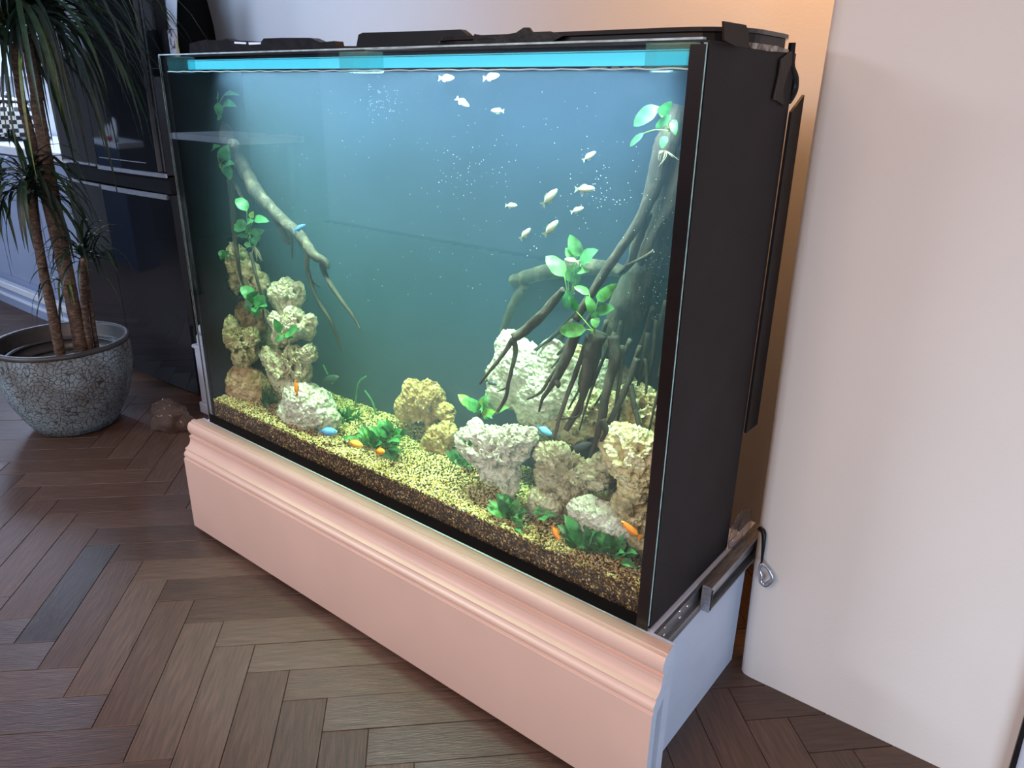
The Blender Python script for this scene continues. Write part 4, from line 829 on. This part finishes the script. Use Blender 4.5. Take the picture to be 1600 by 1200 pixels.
nt.links.new(vo.outputs['Distance'],rc.inputs[0]); n3=nt.nodes.new('ShaderNodeTexNoise'); n3.inputs['Scale'].default_value=7; n3.inputs['Detail'].default_value=6; nt.links.new(tc.outputs['Object'],n3.inputs['Vector'])
r3=nt.nodes.new('ShaderNodeValToRGB'); r3.color_ramp.elements[0].position=.35; r3.color_ramp.elements[0].color=(.66,.60,.57,1); r3.color_ramp.elements[1].position=.62; r3.color_ramp.elements[1].color=(1.15,1.28,1.36,1); nt.links.new(n3.outputs[0],r3.inputs[0])
mm=nt.nodes.new('ShaderNodeMixRGB'); mm.blend_type='MULTIPLY'; mm.inputs[0].default_value=1; nt.links.new(rc.outputs[0],mm.inputs[1]); nt.links.new(r3.outputs[0],mm.inputs[2]); nt.links.new(mm.outputs[0],b.inputs['Base Color'])
bp_=nt.nodes.new('ShaderNodeBump'); bp_.inputs['Strength'].default_value=.8; bp_.inputs['Distance'].default_value=.006; nt.links.new(rc.outputs[0],bp_.inputs['Height']); nt.links.new(bp_.outputs[0],b.inputs['Normal'])
pot=root('plant_pot',pc,'large round crackled grey stone pot holding a dracaena','pot')
prof=[(.02,.0),(.135,.0),(.150,.006),(.178,.05),(.208,.11),(.232,.18),(.246,.25),(.250,.31),(.248,.355),(.245,.365),(.236,.362),(.226,.31),(.214,.25),(.19,.20),(.02,.195)]
lathe('pot_body',prof,pc,M_pot,pot,72,.004)
lathe('pot_rim',[(.243,.352),(.2515,.357),(.253,.366),(.247,.374),(.236,.374),(.230,.366),(.226,.32),(.222,.315)],pc,mat('dark_pot_rim',(.055,.055,.058),.45,noise_scale=12,var=.3),pot,72,0,False)
lathe('inner_liner',[(.19,.27),(.198,.275),(.205,.318),(.200,.321),(.193,.312)],pc,mat('liner_grey',(.06,.065,.07),.4,noise_scale=9,var=.3),pot,56,0,False)
crumple('potting_soil',(pc.x,pc.y,pc.z+.262),(.17,.17,.025),M_soil,'dark potting soil filling the crackled grey pot','soil',5)
tag(bpy.data.objects['potting_soil'],kind='stuff')
dc=root('dracaena',(pc.x,pc.y,ZF+.28),'tall dracaena with several bare stems and drooping narrow leaves','plant')
def px(u,v,dy=0):
    p=at(u,v,pc.y+dy); return p
def trunk(pts,rad,dy):
    P=[px(u,v,dy*(1-i/len(pts))+dy*.0) for i,(u,v) in enumerate(pts)]
    P[0].z=ZF+.27
    return tube('stem',P,rad,M_trunk,dc,12,6,.10,random.random()*9)
trunk([(122,530),(112,470),(98,410),(84,340),(72,280),(68,240)],[.024,.022,.021,.021,.022,.026],.03)
trunk([(68,246),(64,200),(58,150),(48,100),(40,55)],[.022,.020,.019,.018,.014],.03)
trunk([(70,250),(48,215),(36,170),(28,120),(22,70)],[.018,.016,.015,.014,.012],.03)
trunk([(90,535),(80,480),(68,425),(58,370),(50,320),(46,285)],[.019,.018,.017,.017,.016,.013],-.05)
trunk([(136,525),(132,480),(130,440),(130,405)],[.013,.012,.011,.009],.06)
trunk([(146,520),(140,470),(136,430),(134,410)],[.010,.009,.008,.008],.09)
cntL=[0]; XV=[]; XF=[]
def strap(b0,az,el,L,wd_,droop,m):
    n=9; V=[];Fc=[]; d=Vector((math.cos(az)*math.cos(el),math.sin(az)*math.cos(el),math.sin(el))); p=b0.copy(); v=d.copy(); st=L/n
    for i in range(n+1):
        x=i/n; s=v.cross(Vector((0,0,1)))
        if s.length<.05: s=Vector((math.sin(az),-math.cos(az),0))
        s.normalize(); nr=s.cross(v).normalized(); wv=wd_*.5*min(1,.55+x*2)*(1-x**3)+.0002
        V+= [p-s*wv+nr*wv*.35,p.copy(),p+s*wv+nr*wv*.35]; p=p+v*st; v=(v+Vector((0,0,-droop*st*(1+1.6*x)))).normalized()
    for i in range(n): a=i*3; Fc+=[(a,a+1,a+4,a+3),(a+1,a+2,a+5,a+4)]
    cntL[0]+=1
    if cntL[0]<=298: build('leaf',V,Fc,m,dc,True)
    else:
        k=len(XV); XV.extend(V); XF.extend([tuple(a+k for a in f) for f in Fc])
def head(u,v,dy,n,L,droop,wd_=.014,el=(-.5,1.2),sp=.03,mats=None,azb=None):
    c=px(u,v,dy)
    for i in range(n):
        az=random.uniform(0,6.283) if azb is None else random.gauss(azb[0],azb[1])
        e=random.uniform(*el); strap(c+Vector((random.uniform(-sp,sp)*.4,random.uniform(-sp,sp)*.4,random.uniform(-sp,sp))),az,e,L*random.uniform(.7,1.15),wd_*random.uniform(.8,1.2),droop*random.uniform(.7,1.3),random.choice(mats or [L_dr,L_dr,L_dr3,L_dr3,L_dr,L_dr,L_dr3,L_dr,L_dr3,L_dr2]))
head(46,282,-.05,66,.32,8.5,.017,(-.4,1.4),.05)
head(132,400,.06,44,.22,8,.011,(-.2,1.4),.03)
head(105,440,.05,14,.26,9,.010,(-.6,.9),.03)
head(0,290,-.1,14,.28,9,.014,(-.4,1.2),.04)
head(44,12,.03,62,.62,3.6,.020,(-.1,1.25),.06)
head(20,40,-.03,36,.52,5.0,.020,(-.2,1.2),.07)
head(40,0,.03,36,.70,3.0,.017,(-.2,.9),.06)
head(44,14,.03,90,.60,4.6,.011,(-.2,1.2),.07)
for (u,v),L,az in (((140,395),.16,.5),((146,400),.18,.1)):
    strap(px(u,v,.06),az,1.1,L,.010,7,L_dr2)
if XV: tag(build('leaf_mass',XV,XF,L_dr3,dc,True),kind='stuff')
print('leaves',cntL[0])
